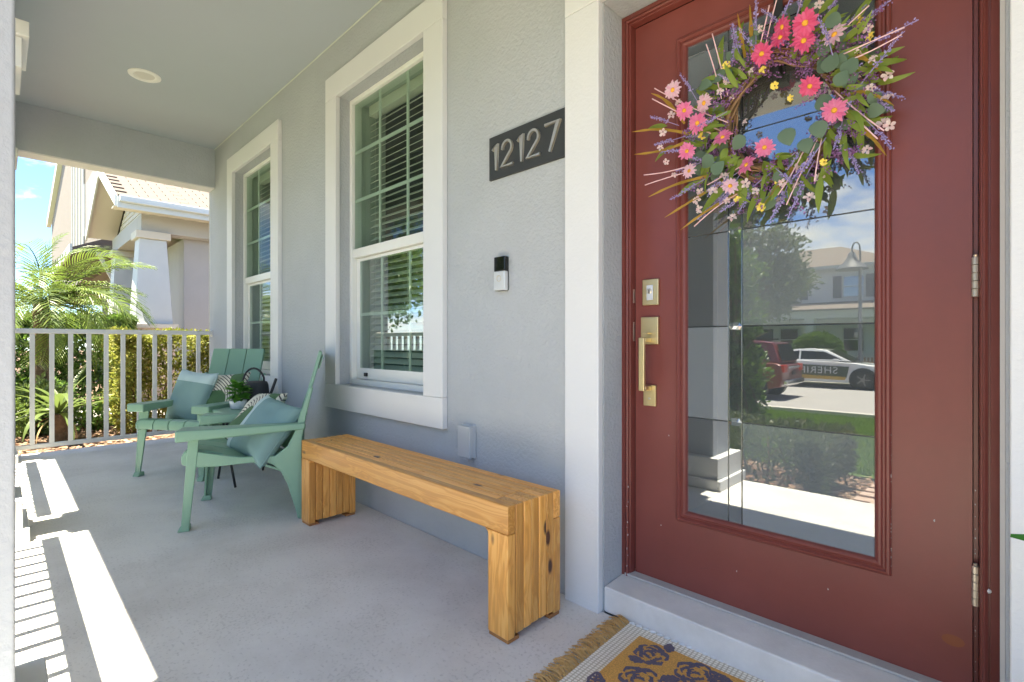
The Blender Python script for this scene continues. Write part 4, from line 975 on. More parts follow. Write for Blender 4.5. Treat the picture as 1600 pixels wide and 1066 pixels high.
# roof: deck + individual shingles in view
ev = -10.40; ze = 3.36; yL = -.14
def deck(side):
    e = ev if side > 0 else 2*xr-ev
    d = MB(); d.hexa([(xr, yL, ze+abs(ev-xr)*sl_-.06), (e, yL, ze-.06), (e, 10, ze-.06), (xr, 10, ze+abs(ev-xr)*sl_-.06), (xr, yL, ze+abs(ev-xr)*sl_), (e, yL, ze), (e, 10, ze), (xr, 10, ze+abs(ev-xr)*sl_)])
    return H_(d, 'roof', M['shingle'])
rd = deck(1); deck(-1)
shm = MB().box(-.002, .15, -.144, .144, .0, .016).mesh('shingle', M['shingle'])
sa = math.atan(sl_); cnt = 0
for row in range(13):
    dist = .02+row*.14
    for k in range(24):
        if cnt >= 300: break
        y = yL+.15+.3*k+(.15 if row % 2 else 0); 
        if y > 4.6: continue
        Mx = Matrix.Translation((ev-dist*math.cos(sa)+11+.02, y-.455, ze+dist*math.sin(sa)+.15+.004+.003*(k*7 % 3))) @ Matrix.Rotation(math.pi, 4, 'Z') @ Matrix.Rotation(-sa-.02, 4, 'Y')
        inst('shingle', shm, rd, Mx); cnt += 1
# fascia, gutter, rakes, soffit
H_(MB().box(ev-.0, ev+.025, yL, 10, 3.17, 3.355), 'fascia', M['nwhite'])
H_(MB().box(ev+.026, ev+.11, yL+.02, 10, 3.26, 3.365), 'gutter', M['nwhite'], bevel=.01)
H_(MB().box(-11.0, ev-.001, yL, 10, 3.252, 3.27), 'soffit', M['ncream'])
for s_ in (1, -1):
    e = ev if s_ > 0 else 2*xr-ev; zc = ze+abs(ev-xr)*sl_
    H_(MB().prism([(e, ze-.17), (e, ze+.01), (xr, zc+.01), (xr, zc-.17)], yL-.03, yL, 'y'), 'rake_board', M['nwhite'])
    H_(MB().prism([(e-s_*.03, ze-.10), (e-s_*.03, ze-.085), (xr, zc-.075), (xr, zc-.09)], yL, .36, 'y'), 'rake_soffit', M['ncream'])
# bracket at the corner
br = MB(); br.box(-14.36, -14.24, .0, .34, 2.86, 2.94); br.box(-14.36, -14.24, .26, .34, 2.2, 2.86); br.prism([(.02, 2.86), (.10, 2.86), (.26, 2.45), (.26, 2.32)], -14.34, -14.26, 'x'); H_(br, 'bracket', M['ncream'])
# skirt roof and upper storey trim
H_(MB().prism([(-.35, 2.98), (-.35, 3.10), (.62, 3.55), (.62, 3.0)], -22, -14.95, 'x'), 'skirt_roof', M['shingle'])
H_(MB().box(-22, -14.93, -.40, -.352, 2.94, 3.16), 'skirt_fascia', M['nwhite'])
H_(MB().box(-15.1, -14.93, .36, .80, 3.0, 9.9), 'corner_board', M['nwhite'])

# ================================================================== ACROSS THE STREET (mirrored in the glass)
M['fwall'] = mat('far_house_wall', (.62,.63,.64), .85, [(20, .3, .01)])
M['froof'] = mat('far_roof', (.17,.135,.11), .9, [(8, .5, .02)], var=(3, .12))
M['slate'] = mat('far_shutter', (.07,.08,.10), .6)
M['picket'] = mat('fence_wood', (.30,.20,.12), .85)
def far_house(x1, y, wdt, label, seed=0, wc=None):
    t = empty('far_house', (x1-wdt/2, y, -.5), 0, label, 'house', 'houses across the street'); h = wdt/2; mW = wc or M['fwall']
    MB().box(-h, h, -9, 0, -.3, 5.75).build('wall', mW, t)
    rz = 7.6; o = .5
    MB().add([(-h-o, -9-o, 5.7), (h+o, -9-o, 5.7), (h+o, o, 5.7), (-h-o, o, 5.7), (-h+3.5, -4.5, rz), (h-3.5, -4.5, rz)], [(0,1,5,4), (1,2,5), (2,3,4,5), (3,0,4), (0,3,2,1)]).build('roof', M['froof'], t)
    MB().box(-h-o, h+o, o, o+.04, 5.58, 5.78).build('fascia', M['nwhite'], t)
    MB().box(h+o, h+o+.04, -9-o, o, 5.58, 5.78).build('fascia', M['nwhite'], t)
    MB().box(-h, h, .02, 2.4, 2.75, 3.15).build('porch_roof', M['nwhite'], t)
    MB().hexa([(-h-.2, 0, 3.2), (h+.2, 0, 3.2), (h+.2, 2.7, 3.16), (-h-.2, 2.7, 3.16), (-h-.2, 0, 3.75), (h+.2, 0, 3.75), (h+.2, 2.7, 3.22), (-h-.2, 2.7, 3.22)]).build('porch_shingles', M['froof'], t)
    for k in range(4):
        x = -h+.4+k*(wdt-.8)/3
        MB().box(x-.22, x+.22, 1.9, 2.34, 0, 2.75).build('porch_column', M['nwhite'], t)
    for x in (-h+1.9, h-3.4+1.6-.2, 0):
        for z0, z1 in ((3.95, 5.2), (.9, 2.3)):
            q = MB().box(x-.55, x+.55, .005, .06, z0, z1).build('window', M['nwhite'], t)
            MB().box(x-.46, x+.46, .061, .066, z0+.08, z1-.08).build('pane', M['nglass'], q)
            MB().box(x-.46, x+.46, .067, .08, (z0+z1)/2-.03, (z0+z1)/2+.03).build('sash_bar', M['nwhite'], q)
            if z0 > 3:
                for s_ in (-1, 1): MB().box(x+s_*.78-.21, x+s_*.78+.21, .005, .05, z0, z1).build('shutter', M['slate'], t)
    MB().box(-1.9, -.9, .005, .05, .1, 2.25).build('door', M['slate'], t)
    MB().box(-h, h, .02, 2.5, -.2, .1).build('porch_deck', M['conc'], t)
    for z in (4.1,):
        MB().box(h+.005, h+.05, -4.2, -3.2, z, z+1.2).build('window', M['nglass'], t)
    return t
far_house(-3.9, -31.5, 10.5, 'pale two storey house across the street with dark shutters')
far_house(-19.5, -32, 10, 'tan two storey house across the street, further down', wc=M['ntan'])
far_house(10.5, -32.5, 11, 'tan two storey house across the street with the nearer drive', wc=M['ntan'])
def bigbush(loc, r3, n, label, seed, m='dkleaf'):
    return bush(loc, r3, n, M[m], .16, label, seed, rag=.04, group='rounded shrubs across the street', shell=.93)
bigbush((-6.05, -24.3, -.75), (1.05, 1.0, 1.1), 9000, 'dome shaped clipped bush behind the white patrol car', 51)
bigbush((-9.8, -25, -.75), (1.2, 1.0, .9), 5000, 'wide clipped bush further left behind the red car', 52)
for i, (x, y, h_) in enumerate(((-13, -27, 5), (-24, -24, 6), (3.4, -28, 4.5), (-2.0, -46, 7), (-33, -40, 8), (9, -45, 8))):
    tree((x, y, -.75), h_*.4, [(0, 0, h_*.75, h_*.3), (h_*.2, 0, h_*.55, h_*.24), (-h_*.22, 0, h_*.6, h_*.25)], 5000, M['dkleaf' if i % 2 else 'gyleaf'], .3,
         ['broad tree in front of the gap between the far houses', 'tall tree at the far left across the street', 'small tree right of the pale far house', 'tree rising behind the pale far house', 'large tree behind the tan house down the street', 'large tree behind the right tan house'][i], 60+i, r0=.15)
# picket fence
pf = empty('picket_fence', (-5.2, -23.9, -.75), 0, 'brown picket fence behind the patrol car', 'fence')
pm_ = MB().box(-.035, .035, -.01, .01, .05, 1.05).mesh('picket', M['picket'])
for k in range(60): inst('picket', pm_, pf, Matrix.Translation((k*.13, 0, 0)))
MB().box(0, 7.8, .012, .05, .25, .33).build('rail', M['picket'], pf); MB().box(0, 7.8, .012, .05, .8, .88).build('rail', M['picket'], pf)
# street lamp
lp = empty('street_lamp', (-3.95, -21.7, -.75), 0, 'grey gooseneck street lamp with a bell shade across the street', 'street lamp')
MB().lathe([(.16,0),(.15,.3),(.09,.4),(.075,1),(.06,4.6),(.05,4.75)], 14).build('post', mat('lamp_grey', (.16,.165,.17), .5), lp)
MB().tube([(0,0,4.7), (0,0,5.2), (-.02,0,5.5), (-.10,0,5.62), (-.20,0,5.6), (-.26,0,5.45), (-.27,0,5.2)], .03, 8).build('arm', bpy.data.materials['lamp_grey'], lp, smooth=True)
sh = MB().lathe([(.05,5.28),(.12,5.2),(.16,5.05),(.24,4.9),(.52,4.62),(.56,4.56),(.54,4.56),(.2,4.9),(.02,5.1)], 24, (-.27,0,0)).build('shade', bpy.data.materials['lamp_grey'], lp, smooth=True)

# ================================================================== CARS
M['white_car'] = mat('white_car_paint', (.75,.76,.77), .3, coat=1)
M['red_car'] = mat('red_car_paint', (.17,.022,.018), .3, coat=1)
M['cglass'] = mat('car_glass', (.012,.014,.015), .05)
M['tyre'] = mat('tyre', (.02,.02,.02), .85)
M['rim'] = mat('rim', (.3,.3,.3), .35, metal=.8)
M['chrome'] = mat('chrome', (.7,.7,.7), .12, metal=1)
M['tail'] = mat('tail_light', (.5,.03,.01), .2)
M['dgreen'] = mat('livery_green', (.03,.05,.03), .35)
M['gold'] = mat('livery_gold', (.50,.32,.06), .35)
M['headl'] = mat('headlight', (.7,.72,.75), .1)
def car(name, loc, rz, label, paint, body, cab, W, rads, wheels, zr, cat='car'):
    # body/cab: side outlines (x, z); W half width; lofted across the width with tucked-in edges
    t = empty(name, loc, rz, label, cat)
    def loft(pts, w0, w1, name, m, par, zlo, zhi):
        # cross section: full width low, narrower high
        mb = MB(); n = len(pts)
        def wz(z): 
            u = max(0, min(1, (z-zlo)/(zhi-zlo))); return w0+(w1-w0)*u
        prof = [(-1, 1), (1, 1)]
        cx = sum(p[0] for p in pts)/n; cz = sum(p[1] for p in pts)/n
        rings = []
        for (k, ins) in ((-1, .06), (-.93, .0), (.93, .0), (1, .06)):
            rings.append([(p[0]+(cx-p[0])*ins*.35, k*wz(p[1]), p[1]+(cz-p[1])*ins*1.1) for p in pts])
        mb.v = [v for r_ in rings for v in r_]
        for a in range(3):
            for i in range(n): mb.f.append((a*n+i, a*n+(i+1) % n, (a+1)*n+(i+1) % n, (a+1)*n+i))
        mb.f += [tuple(range(n))[::-1], tuple(3*n+i for i in range(n))]
        return mb.build(name, m, par, .015)
    loft(body, W, W*.97, 'body', paint, t, .2, 1.0)
    loft(cab, W*.93, W*.72, 'cabin', paint, t, 1.0, zr)
    for (x, r_) in wheels:
        for s in (-1, 1):
            Mx = Matrix.Translation((x, s*(W-.11), r_)) @ Matrix.Rotation(R(90), 4, 'X')
            arch = MB().lathe([(r_+.07, -.125), (r_+.07, .125)], 28, (0,0,0), Mx).build('wheel_arch', M['black'], t)
            wv = MB().lathe([(r_*.62, -.11), (r_*.95, -.115), (r_, -.08), (r_, .08), (r_*.95, .115), (r_*.62, .11)], 28, (0,0,0), Matrix.Translation((0, s*.03, 0)) @ Mx).build('wheel', M['tyre'], t, smooth=False)
            MB().lathe([(r_*.6, -.10), (r_*.6, .10)], 24, (0,0,0), Matrix.Translation((0, s*.035, 0)) @ Mx).build('rim', M['black'], wv)
            for k in range(5):
                a = k*2*math.pi/5
                sp_ = MB().box(.03, r_*.6, -.02, .02, .098, .118, Matrix.Translation((0, s*.035, 0)) @ Mx @ Matrix.Rotation(a, 4, 'Z') @ (Matrix.Scale(-1 if s > 0 else 1, 4, (0, 0, 1)))).build('spoke', M['rim'], wv)
            MB().lathe([(.07, -.122), (.07, .122)], 14, (0,0,0), Matrix.Translation((0, s*.035, 0)) @ Mx).build('hub', M['rim'], wv)
    return t
# white patrol car; nose towards +x
pc_body = [(-2.42,.42),(-2.5,.62),(-2.46,.92),(-2.3,1.03),(-1.2,1.06),(.6,1.00),(1.3,.96),(2.0,.86),(2.4,.72),(2.5,.55),(2.45,.30),(2.1,.22),(-2.1,.24)]
pc_cab = [(-2.0,1.02),(-1.35,1.30),(-.7,1.45),(-.1,1.48),(.35,1.42),(1.15,1.00)]
pc = car('patrol_car', (-5.05, -20.0-.95+.3, -.765), 0, 'white patrol car with green and gold side livery parked across the street', M['white_car'], pc_body, pc_cab, .93, None, [(-1.5, .36), (1.52, .36)], 1.48)
yS = .93*1.0
for s in (-1, 1):
    g1 = MB()
    for pts in ([(-.50,1.05),(-.50,1.385),(.28,1.355),(.93,1.04)], [(-1.55,1.06),(-1.2,1.27),(-.6,1.39),(-.56,1.39),(-.56,1.05)]):
        def wq(z): return .93*.93+(.93*.72-.93*.93)*max(0, min(1, (z-1.0)/.48))
        g1.add([(p[0], s*(wq(p[1])+.006), p[1]) for p in pts], [tuple(range(4))] if len(pts) == 4 else [tuple(range(5))])
    g1.build('side_window', M['cglass'], pc)
    MB().add([(-1.05, s*.936, .44), (1.02, s*.936, .40), (1.10, s*.930, .82), (-1.9, s*.928, .92), (-1.98, s*.936, .80)], [(0,1,2,3,4)]).build('livery_green', M['dgreen'], pc)
    MB().add([(-1.02, s*.941, .36), (.98, s*.941, .33), (1.0, s*.939, .45), (-1.1, s*.939, .50)], [(0,1,2,3)]).build('livery_gold', M['gold'], pc)
    MB().box(.62, .80, s*.93 if s > 0 else -1.12, s*1.12 if s > 0 else -.93, .98, 1.10).build('mirror', M['white_car'], pc, .02)
    MB().box(2.12, 2.40, s*.80-.08, s*.80+.08, .68, .78).build('headlight', M['headl'], pc, .02)
    MB().box(-2.49, -2.44, s*.6-.2, s*.6+.2, .78, .88).build('tail_light', M['tail'], pc, .01)
MB().add([(1.17,-.80,1.02), (1.17,.80,1.02), (.40,.66,1.425), (.40,-.66,1.425)], [(0,1,2,3)]).build('windscreen', M['cglass'], pc)
cu = bpy.data.curves.new('lettering', 'FONT'); cu.body = 'SHERIFF'; cu.size = .36; cu.extrude = .002; cu.align_x = 'CENTER'; cu.space_character = 1.15
tmp = bpy.data.objects.new('tmp', cu); col.objects.link(tmp); dg = bpy.context.evaluated_depsgraph_get(); tme = bpy.data.meshes.new_from_object(tmp.evaluated_get(dg)); bpy.data.objects.remove(tmp)
tme.materials.clear(); tme.materials.append(M['white_car'])
inst('lettering', tme, pc, Matrix.Translation((.05, .944, .555)) @ Matrix.Rotation(math.pi, 4, 'Z') @ Matrix.Rotation(R(90), 4, 'X'))
# red suv, rear towards +x
sv_body = [(-2.4,.5),(-2.42,.85),(-2.2,1.05),(-1.2,1.12),(1.0,1.12),(2.2,1.10),(2.36,1.02),(2.40,.60),(2.30,.38),(1.9,.30),(-1.9,.30),(-2.3,.36)]
sv_cab = [(-1.25,1.10),(-.5,1.68),(.3,1.78),(1.7,1.76),(2.05,1.70),(2.28,1.10)]
sv = car('red_suv', (-6.95, -15.2, -.765), 0, 'dark red sport utility car parked at the near kerb, seen from behind', M['red_car'], sv_body, sv_cab, .98, None, [(-1.45, .39), (1.5, .39)], 1.78)
MB().add([(2.26,-.78,1.16), (2.26,.78,1.16), (2.085,.66,1.66), (2.085,-.66,1.66)], [(0,1,2,3)]).build('rear_window', M['cglass'], sv).location.x = .045
for s in (-1, 1):
    MB().box(2.30, 2.41, s*.80-.14, s*.80+.14, .82, 1.04).build('tail_light', M['tail'], sv, .02)
    def wq2(z): return .98*.93+(.98*.72-.98*.93)*max(0, min(1, (z-1.0)/.78))
    MB().add([(x_, s*(wq2(z_)+.006), z_) for x_, z_ in ((-.95,1.16),(-.35,1.62),(1.65,1.66),(2.05,1.16))], [(0,1,2,3)]).build('side_window', M['cglass'], sv)
MB().box(2.39, 2.425, -.6, .6, .93, .99).build('chrome_strip', M['chrome'], sv, .005)
MB().box(2.36, 2.47, -.9, .9, .44, .60).build('bumper', M['chrome'], sv, .03)
MB().box(2.40, 2.42, -.16, .16, .72, .84).build('number_plate', M['black'], sv, .003)
MB().box(-.2, 1.8, -.62, -.58, 1.79, 1.83).build('roof_rail', M['black'], sv); MB().box(-.2, 1.8, .58, .62, 1.79, 1.83).build('roof_rail', M['black'], sv)

# ================================================================== WREATH
wr = empty('wreath', (-.463, .148, 1.615), 0, 'flower wreath with pink daisies, lavender and twigs hanging on the red door', 'wreath')
WX, WY, WZ = -.463, .148, 1.615
q = random.Random(21)
def pm3(name, c, rough=.6, **k): return mat(name, c, rough, **k)
M['vine'] = pm3('vine', (.17,.095,.045), .85, island=[(.10,.055,.03),(.24,.14,.07),(.30,.19,.10)])
M['wleaf'] = pm3('willow_leaf', (.2,.28,.05), .5, island=[(.12,.20,.03),(.22,.32,.05),(.30,.38,.08)], trans=(.35,.45,.08))
M['euc'] = pm3('eucalyptus', (.10,.18,.11), .6, island=[(.11,.19,.12),(.19,.28,.19)], trans=(.18,.28,.17))
M['heath'] = pm3('heather', (.18,.07,.19), .8, island=[(.15,.05,.16),(.26,.11,.28),(.36,.19,.42)])
M['lav'] = pm3('lavender', (.27,.22,.45), .8, island=[(.22,.16,.38),(.33,.28,.55),(.42,.36,.62)])
M['hot'] = pm3('hot_pink', (.80,.09,.24), .6, island=[(.75,.06,.20),(.85,.16,.34)], trans=(.9,.2,.4))
M['pink'] = pm3('pink', (.82,.20,.42), .6, island=[(.80,.16,.38),(.86,.30,.50)], trans=(.9,.3,.5))
M['pale'] = pm3('pale_pink', (.82,.50,.62), .6, island=[(.82,.45,.60),(.85,.66,.72)], trans=(.9,.6,.7))
M['fcen'] = pm3('flower_centre', (.75,.36,.04), .8, bump=(400, .8, .001))
M['blos'] = pm3('blossom', (.85,.58,.62), .6, island=[(.85,.52,.58),(.88,.76,.74)], trans=(.9,.7,.7))
M['yel'] = pm3('yellow_flower', (.80,.62,.12), .6)
M['stick'] = pm3('pink_stick', (.80,.52,.55), .7)
M['grass'] = pm3('orange_grass', (.45,.24,.04), .6, island=[(.50,.20,.03),(.42,.34,.05)], trans=(.5,.3,.05))
def W(name, me, X, z, out, ang, tilt=0, roll=0, s=1.0, parent=None):
    # out: distance proud of the door; ang: direction in the door plane; tilt: towards the viewer
    y = Vector((math.cos(ang)*math.cos(tilt), -math.sin(tilt), math.sin(ang)*math.cos(tilt)))
    zc = Vector((0, -1, 0)); zc = (zc-y*zc.dot(y)).normalized(); x = y.cross(zc)
    Mx = Matrix((x, y, zc)).transposed().to_4x4()
    return inst(name, me, parent or wr, Matrix.Translation((X-WX, .149-out-WY, z-WZ)) @ Mx @ Matrix.Rotation(roll, 4, 'Y') @ Matrix.Scale(s, 4))
# grapevine ring
for k in range(16):
    ph = q.uniform(0, 6.28); r0 = .165+q.uniform(-.022, .022); pts = []
    for i in range(40):
        a = i*2*math.pi/40
        rr_ = r0+.013*math.sin(3*a+ph)+.006*math.sin(7*a+ph*2)
        pts.append((rr_*math.cos(a), -.035+.020*math.sin(2*a+ph*1.7)+.01*math.cos(5*a+ph), rr_*math.sin(a)))
    MB().tube(pts, q.uniform(.0022, .0038), 5, closed=True).build('vine', M['vine'], wr, smooth=True)
# heather mass
mb = MB()
def bud(p, d, s):
    a = d.cross(Vector((q.gauss(0,1), q.gauss(0,1), q.gauss(0,1)))).normalized(); b = d.cross(a)
    mb.add([p, p+d*s*.5+a*s*.4, p+d*s*.5+b*s*.4, p+d*s*.5-(a+b)*s*.3, p+d*s], [(0,1,2), (0,2,3), (0,3,1), (4,2,1), (4,3,2), (4,1,3)])
for k in range(210):
    a = q.uniform(0, 2*math.pi); r0 = .175+q.gauss(0, .038); p = Vector((r0*math.cos(a), -.05+q.gauss(0, .014), r0*math.sin(a)))
    dirn = Vector((math.cos(a+q.gauss(.9, .5)), -.35+q.gauss(0, .3), math.sin(a+q.gauss(.9, .5)))).normalized()
    L_ = q.uniform(.04, .09)
    for j in range(24):
        t = j/24; d = Vector((q.gauss(0,1), q.gauss(0,1), q.gauss(0,1))).normalized()
        bud(p+dirn*L_*t+d*.004, (d+dirn*.4).normalized(), .007)
tag(mb.build('heather', M['heath'], wr, fixn=False), kind='stuff')
# lavender spikes
def spike(L_, sd):
    r = random.Random(sd); m_ = MB()
    m_.tube([(0,0,0), (0,L_*.5,.004), (0,L_,0)], .0011, 4)
    for j in range(46):
        t = .38+.62*j/46; d = Vector((r.gauss(0,1), .5, r.gauss(0,1))).normalized(); p = Vector((0, L_*t, .003))+d*.0025; s = .008*(1.15-t*.6)
        a = d.cross(Vector((1,.2,.3))).normalized(); b = d.cross(a)
        m_.add([p, p+d*s*.5+a*s*.45, p+d*s*.5+b*s*.45, p+d*s*.5-(a+b)*s*.35, p+d*s], [(0,1,2), (0,2,3), (0,3,1), (4,2,1), (4,3,2), (4,1,3)])
    return m_.mesh('lavender_spike', M['lav'], fixn=False)
SPK = [spike(.12, 1), spike(.10, 2), spike(.14, 3)]
for k in range(14):
    a = k*2.399+.5; r0 = q.uniform(.13, .22)
    W('lavender_spike', SPK[k % 3], WX+r0*math.cos(a), WZ+r0*math.sin(a), q.uniform(.05, .09), a+q.gauss(.3, .6), q.uniform(0, .7), q.uniform(0, 6), q.uniform(.7, 1))
for (px, pz, ad, s) in [(-.56,1.79,100,1.2),(-.52,1.80,85,1.1),(-.60,1.76,75,1.1),(-.50,1.76,62,1.3),(-.70,1.72,115,.9),(-.76,1.66,150,.9),(-.74,1.62,185,1),(-.70,1.58,178,1),(-.66,1.53,190,1.1),(-.62,1.50,160,1),(-.55,1.47,205,1),(-.48,1.44,215,1.2),(-.42,1.43,245,1.2),(-.37,1.45,250,1.2),(-.40,1.47,40,1.2),(-.44,1.47,30,1.1),(-.34,1.50,235,1.3),(-.30,1.55,260,1),(-.27,1.62,-35,1),(-.26,1.60,-50,1.1),(-.28,1.70,5,1),(-.30,1.76,20,1.1),(-.36,1.80,50,1),(-.42,1.82,75,1.1),(-.58,1.44,220,1.1),(-.52,1.42,240,1),(-.65,1.47,205,1),(-.30,1.48,-70,1),(-.25,1.52,-60,1)]:
    W('lavender_spike', SPK[q.randrange(3)], px, pz, .055+q.uniform(0, .02), R(ad), q.uniform(0, .35), q.uniform(0, 6), s)
# leaves
WL = [leafmesh('willow_leaf', M['wleaf'], L_, w_, c, 8, .25) for L_, w_, c in ((.085,.009,.35),(.095,.008,.65),(.065,.010,.45),(.055,.0115,.8))]
for k in range(190):
    a = k*2.399; r0 = q.uniform(.13, .235); px, pz = WX+r0*math.cos(a), WZ+r0*math.sin(a)
    # sprays sweep outwards, downwards on the right, left on the left
    ad = a+q.gauss(.35 if math.cos(a) < 0 else -.45, .4)
    W('leaf', WL[k % 4], px, pz, .045+q.uniform(0, .04), ad, q.uniform(-.1, .9), q.uniform(-.9, .9), q.uniform(.65, 1.1))
for (px, pz, ad, s) in [(-.80,1.67,165,1.1),(-.78,1.60,200,1.0),(-.62,1.80,95,1.3),(-.58,1.82,80,1.3),(-.36,1.84,35,1.4),(-.40,1.86,60,1.3),(-.68,1.46,195,1.2),(-.60,1.43,215,1.5),(-.50,1.40,235,1.3),(-.43,1.42,225,1.5),(-.35,1.40,262,1.2),(-.26,1.53,265,1.2),(-.28,1.77,60,1.2),(-.33,1.64,-20,1.1),(-.31,1.68,-30,1)]:
    W('leaf', WL[0], px, pz, .07, R(ad), .15, q.uniform(-.4, .4), s)
el = leafmesh('eucalyptus_leaf', M['euc'], .041, .0195, .25, 8, .12, 1.0)
for (px, pz) in [(-.625,1.766),(-.661,1.748),(-.326,1.685),(-.341,1.734),(-.318,1.794),(-.558,1.543),(-.621,1.475),(-.430,1.526),(-.384,1.486),(-.351,1.521),(-.651,1.509),(-.282,1.660),(-.341,1.587),(-.297,1.632)]:
    a = q.uniform(0, 6.28)
    W('eucalyptus_leaf', el, px-.02*math.cos(a), pz-.02*math.sin(a), .085+q.uniform(0, .02), a, q.uniform(-.1, .3), q.uniform(-.3, .3), q.uniform(1.0, 1.3))
for k in range(74):
    a = q.uniform(0, 6.28); r0 = q.uniform(.13, .25); b = a+q.gauss(0, .9)
    W('eucalyptus_leaf', el, WX+r0*math.cos(a), WZ+r0*math.sin(a), q.uniform(.04, .085), b, q.uniform(-.1, .6), q.uniform(-.6, .6), q.uniform(.7, 1.1))
# daisies: petals and centre
def petals(r_, n, m, lay=2, w=.33, sd=0):
    rr2 = random.Random(sd); m_ = MB()
    for l in range(lay):
        for k in range(n):
            a = 2*math.pi*(k+.5*l)/n+rr2.uniform(-.1, .1); c, s_ = math.cos(a), math.sin(a); L_ = r_*(1-.16*l)*rr2.uniform(.88, 1.08); wd = r_*w*.42
            rows = []
            for (t, ww, h_) in ((.15, .35, .001), (.45, .9, .004), (.78, 1, .006-.002*l), (1, .35, .002+rr2.uniform(-.003, .004))):
                z_ = h_+.0035*l
                rows.append([Vector((L_*t*c-wd*ww*s_*e, L_*t*s_+wd*ww*c*e, z_+(.0018 if e else 0))) for e in (-1, 0, 1)])
            b = len(m_.v); m_.v += [tuple(v) for r3 in rows for v in r3]
            for i in range(3):
                for j in (0, 1): m_.f.append((b+i*3+j, b+i*3+j+1, b+i*3+j+4, b+i*3+j+3))
    return m_.mesh('petals', m, smooth=True, fixn=False)
def dome(r_, h_): 
    return MB().lathe([(r_, 0), (r_*.95, h_*.45), (r_*.7, h_*.8), (r_*.35, h_), (.0004, h_*.92)], 12).mesh('centre', M['fcen'], smooth=True)
PH, PP, PL = petals(.036, 11, M['hot'], sd=1), petals(.036, 11, M['pink'], sd=2), petals(.031, 12, M['pale'], sd=3); CE = dome(.0085, .008)
for pet, lst in ((PH, [(-.434,1.823),(-.379,1.806),(-.490,1.771),(-.367,1.634),(-.387,1.767),(-.442,1.800)]), (PP, [(-.313,1.555),(-.680,1.632),(-.718,1.679),(-.605,1.566),(-.711,1.549),(-.486,1.505),(-.530,1.461)]), (PL, [(-.311,1.748),(-.755,1.757),(-.659,1.690),(-.705,1.487),(-.577,1.408)])):
    for (px, pz) in lst:
        sc__ = q.uniform(.74, .98) if pet is not PL else q.uniform(.75, 1.0)
        o = W('daisy', pet, px, pz, .105+q.uniform(-.012, .015), q.uniform(0, 6), q.uniform(-.5, .5), q.uniform(-.5, .5), sc__)
        inst('centre', CE, o, Matrix.Translation((0, 0, .003)))
# small blossoms
BM = petals(.014, 5, M['blos'], 1, .75, 4); YM = petals(.012, 6, M['yel'], 1, .8, 5)
for (px, pz) in [(-.76,1.74),(-.74,1.72),(-.78,1.70),(-.60,1.74),(-.62,1.72),(-.59,1.70),(-.53,1.80),(-.57,1.77),(-.52,1.74),(-.80,1.64),(-.82,1.60),(-.80,1.55),(-.78,1.50),(-.69,1.43),(-.70,1.40),(-.68,1.36),(-.64,1.41),(-.61,1.45),(-.60,1.38),(-.59,1.33),(-.55,1.42),(-.52,1.39),(-.46,1.36),(-.44,1.40),(-.41,1.38),(-.40,1.43),(-.37,1.34),(-.36,1.40),(-.30,1.46),(-.25,1.44),(-.22,1.50),(-.21,1.55),(-.24,1.60),(-.20,1.62),(-.23,1.66),(-.26,1.70),(-.24,1.75),(-.35,1.86),(-.50,1.85),(-.55,1.61),(-.20,1.48),(-.27,1.64)]:
    W('blossom', BM, px+q.uniform(-.006, .006), pz+q.uniform(-.006, .006), q.uniform(.05, .10), q.uniform(0, 6), q.uniform(-.6, .6), q.uniform(-.6, .6), q.uniform(.8, 1.2))
for (px, pz) in [(-.47,1.69),(-.49,1.73),(-.51,1.78),(-.26,1.78),(-.24,1.73),(-.56,1.37),(-.46,1.41),(-.68,1.60),(-.50,1.34),(-.60,1.79),(-.42,1.63),(-.34,1.43)]:
    W('yellow_flower', YM, px, pz, q.uniform(.06, .10), q.uniform(0, 6), q.uniform(-.5, .5), q.uniform(-.5, .5), q.uniform(.8, 1.3))
# pale twisted sticks and orange grasses towards their tips
def toend(name, a, b, m, rad, sag=0, blade=False):
    (ax, az, ao), (bx, bz, bo) = a, b; n = 9; pts = []
    for i in range(n+1):
        t = i/n; pts.append(Vector((ax+(bx-ax)*t-WX, .149-(ao+(bo-ao)*t)-WY, az+(bz-az)*t+sag*math.sin(math.pi*t)-WZ)))
    if not blade: return MB().tube(pts, [rad*(1+.18*(i % 2)) for i in range(n+1)], 6).build(name, m, wr, smooth=True)
    m_ = MB()
    for i, p in enumerate(pts):
        t = i/n; w_ = rad*(math.sin(math.pi*min(.98, .2+.8*t))**.7)*(1+.3*math.sin(i*1.9)); d = (pts[min(i+1, n)]-pts[max(0, i-1)]).normalized(); s_ = Vector((-d.z, .5*math.sin(i*1.1), d.x)).normalized()
        m_.v += [tuple(p-s_*w_), tuple(p+s_*w_)]
    m_.f = [(2*i, 2*i+1, 2*i+3, 2*i+2) for i in range(n)]
    return m_.build(name, m, wr, fixn=False)
for (a, b) in [((-.62,1.60),(-.835,1.76)),((-.60,1.62),(-.825,1.79)),((-.70,1.52),(-.866,1.512)),((-.70,1.50),(-.875,1.485)),((-.62,1.70),(-.655,1.87)),((-.60,1.70),(-.64,1.90)),((-.52,1.78),(-.47,1.90)),((-.50,1.78),(-.455,1.92)),((-.42,1.83),(-.385,1.93)),((-.36,1.70),(-.167,1.703)),((-.36,1.69),(-.173,1.690)),((-.36,1.72),(-.24,1.80)),((-.33,1.60),(-.222,1.455)),((-.32,1.62),(-.21,1.475)),((-.37,1.53),(-.45,1.36)),((-.36,1.50),(-.43,1.33)),((-.35,1.50),(-.36,1.38)),((-.55,1.48),(-.655,1.435)),((-.56,1.40),(-.70,1.315)),((-.60,1.56),(-.70,1.63))]:
    toend('stick', (*a, .07), (*b, .085+q.uniform(0, .03)), M['stick'], .0016, q.uniform(-.012, .012))
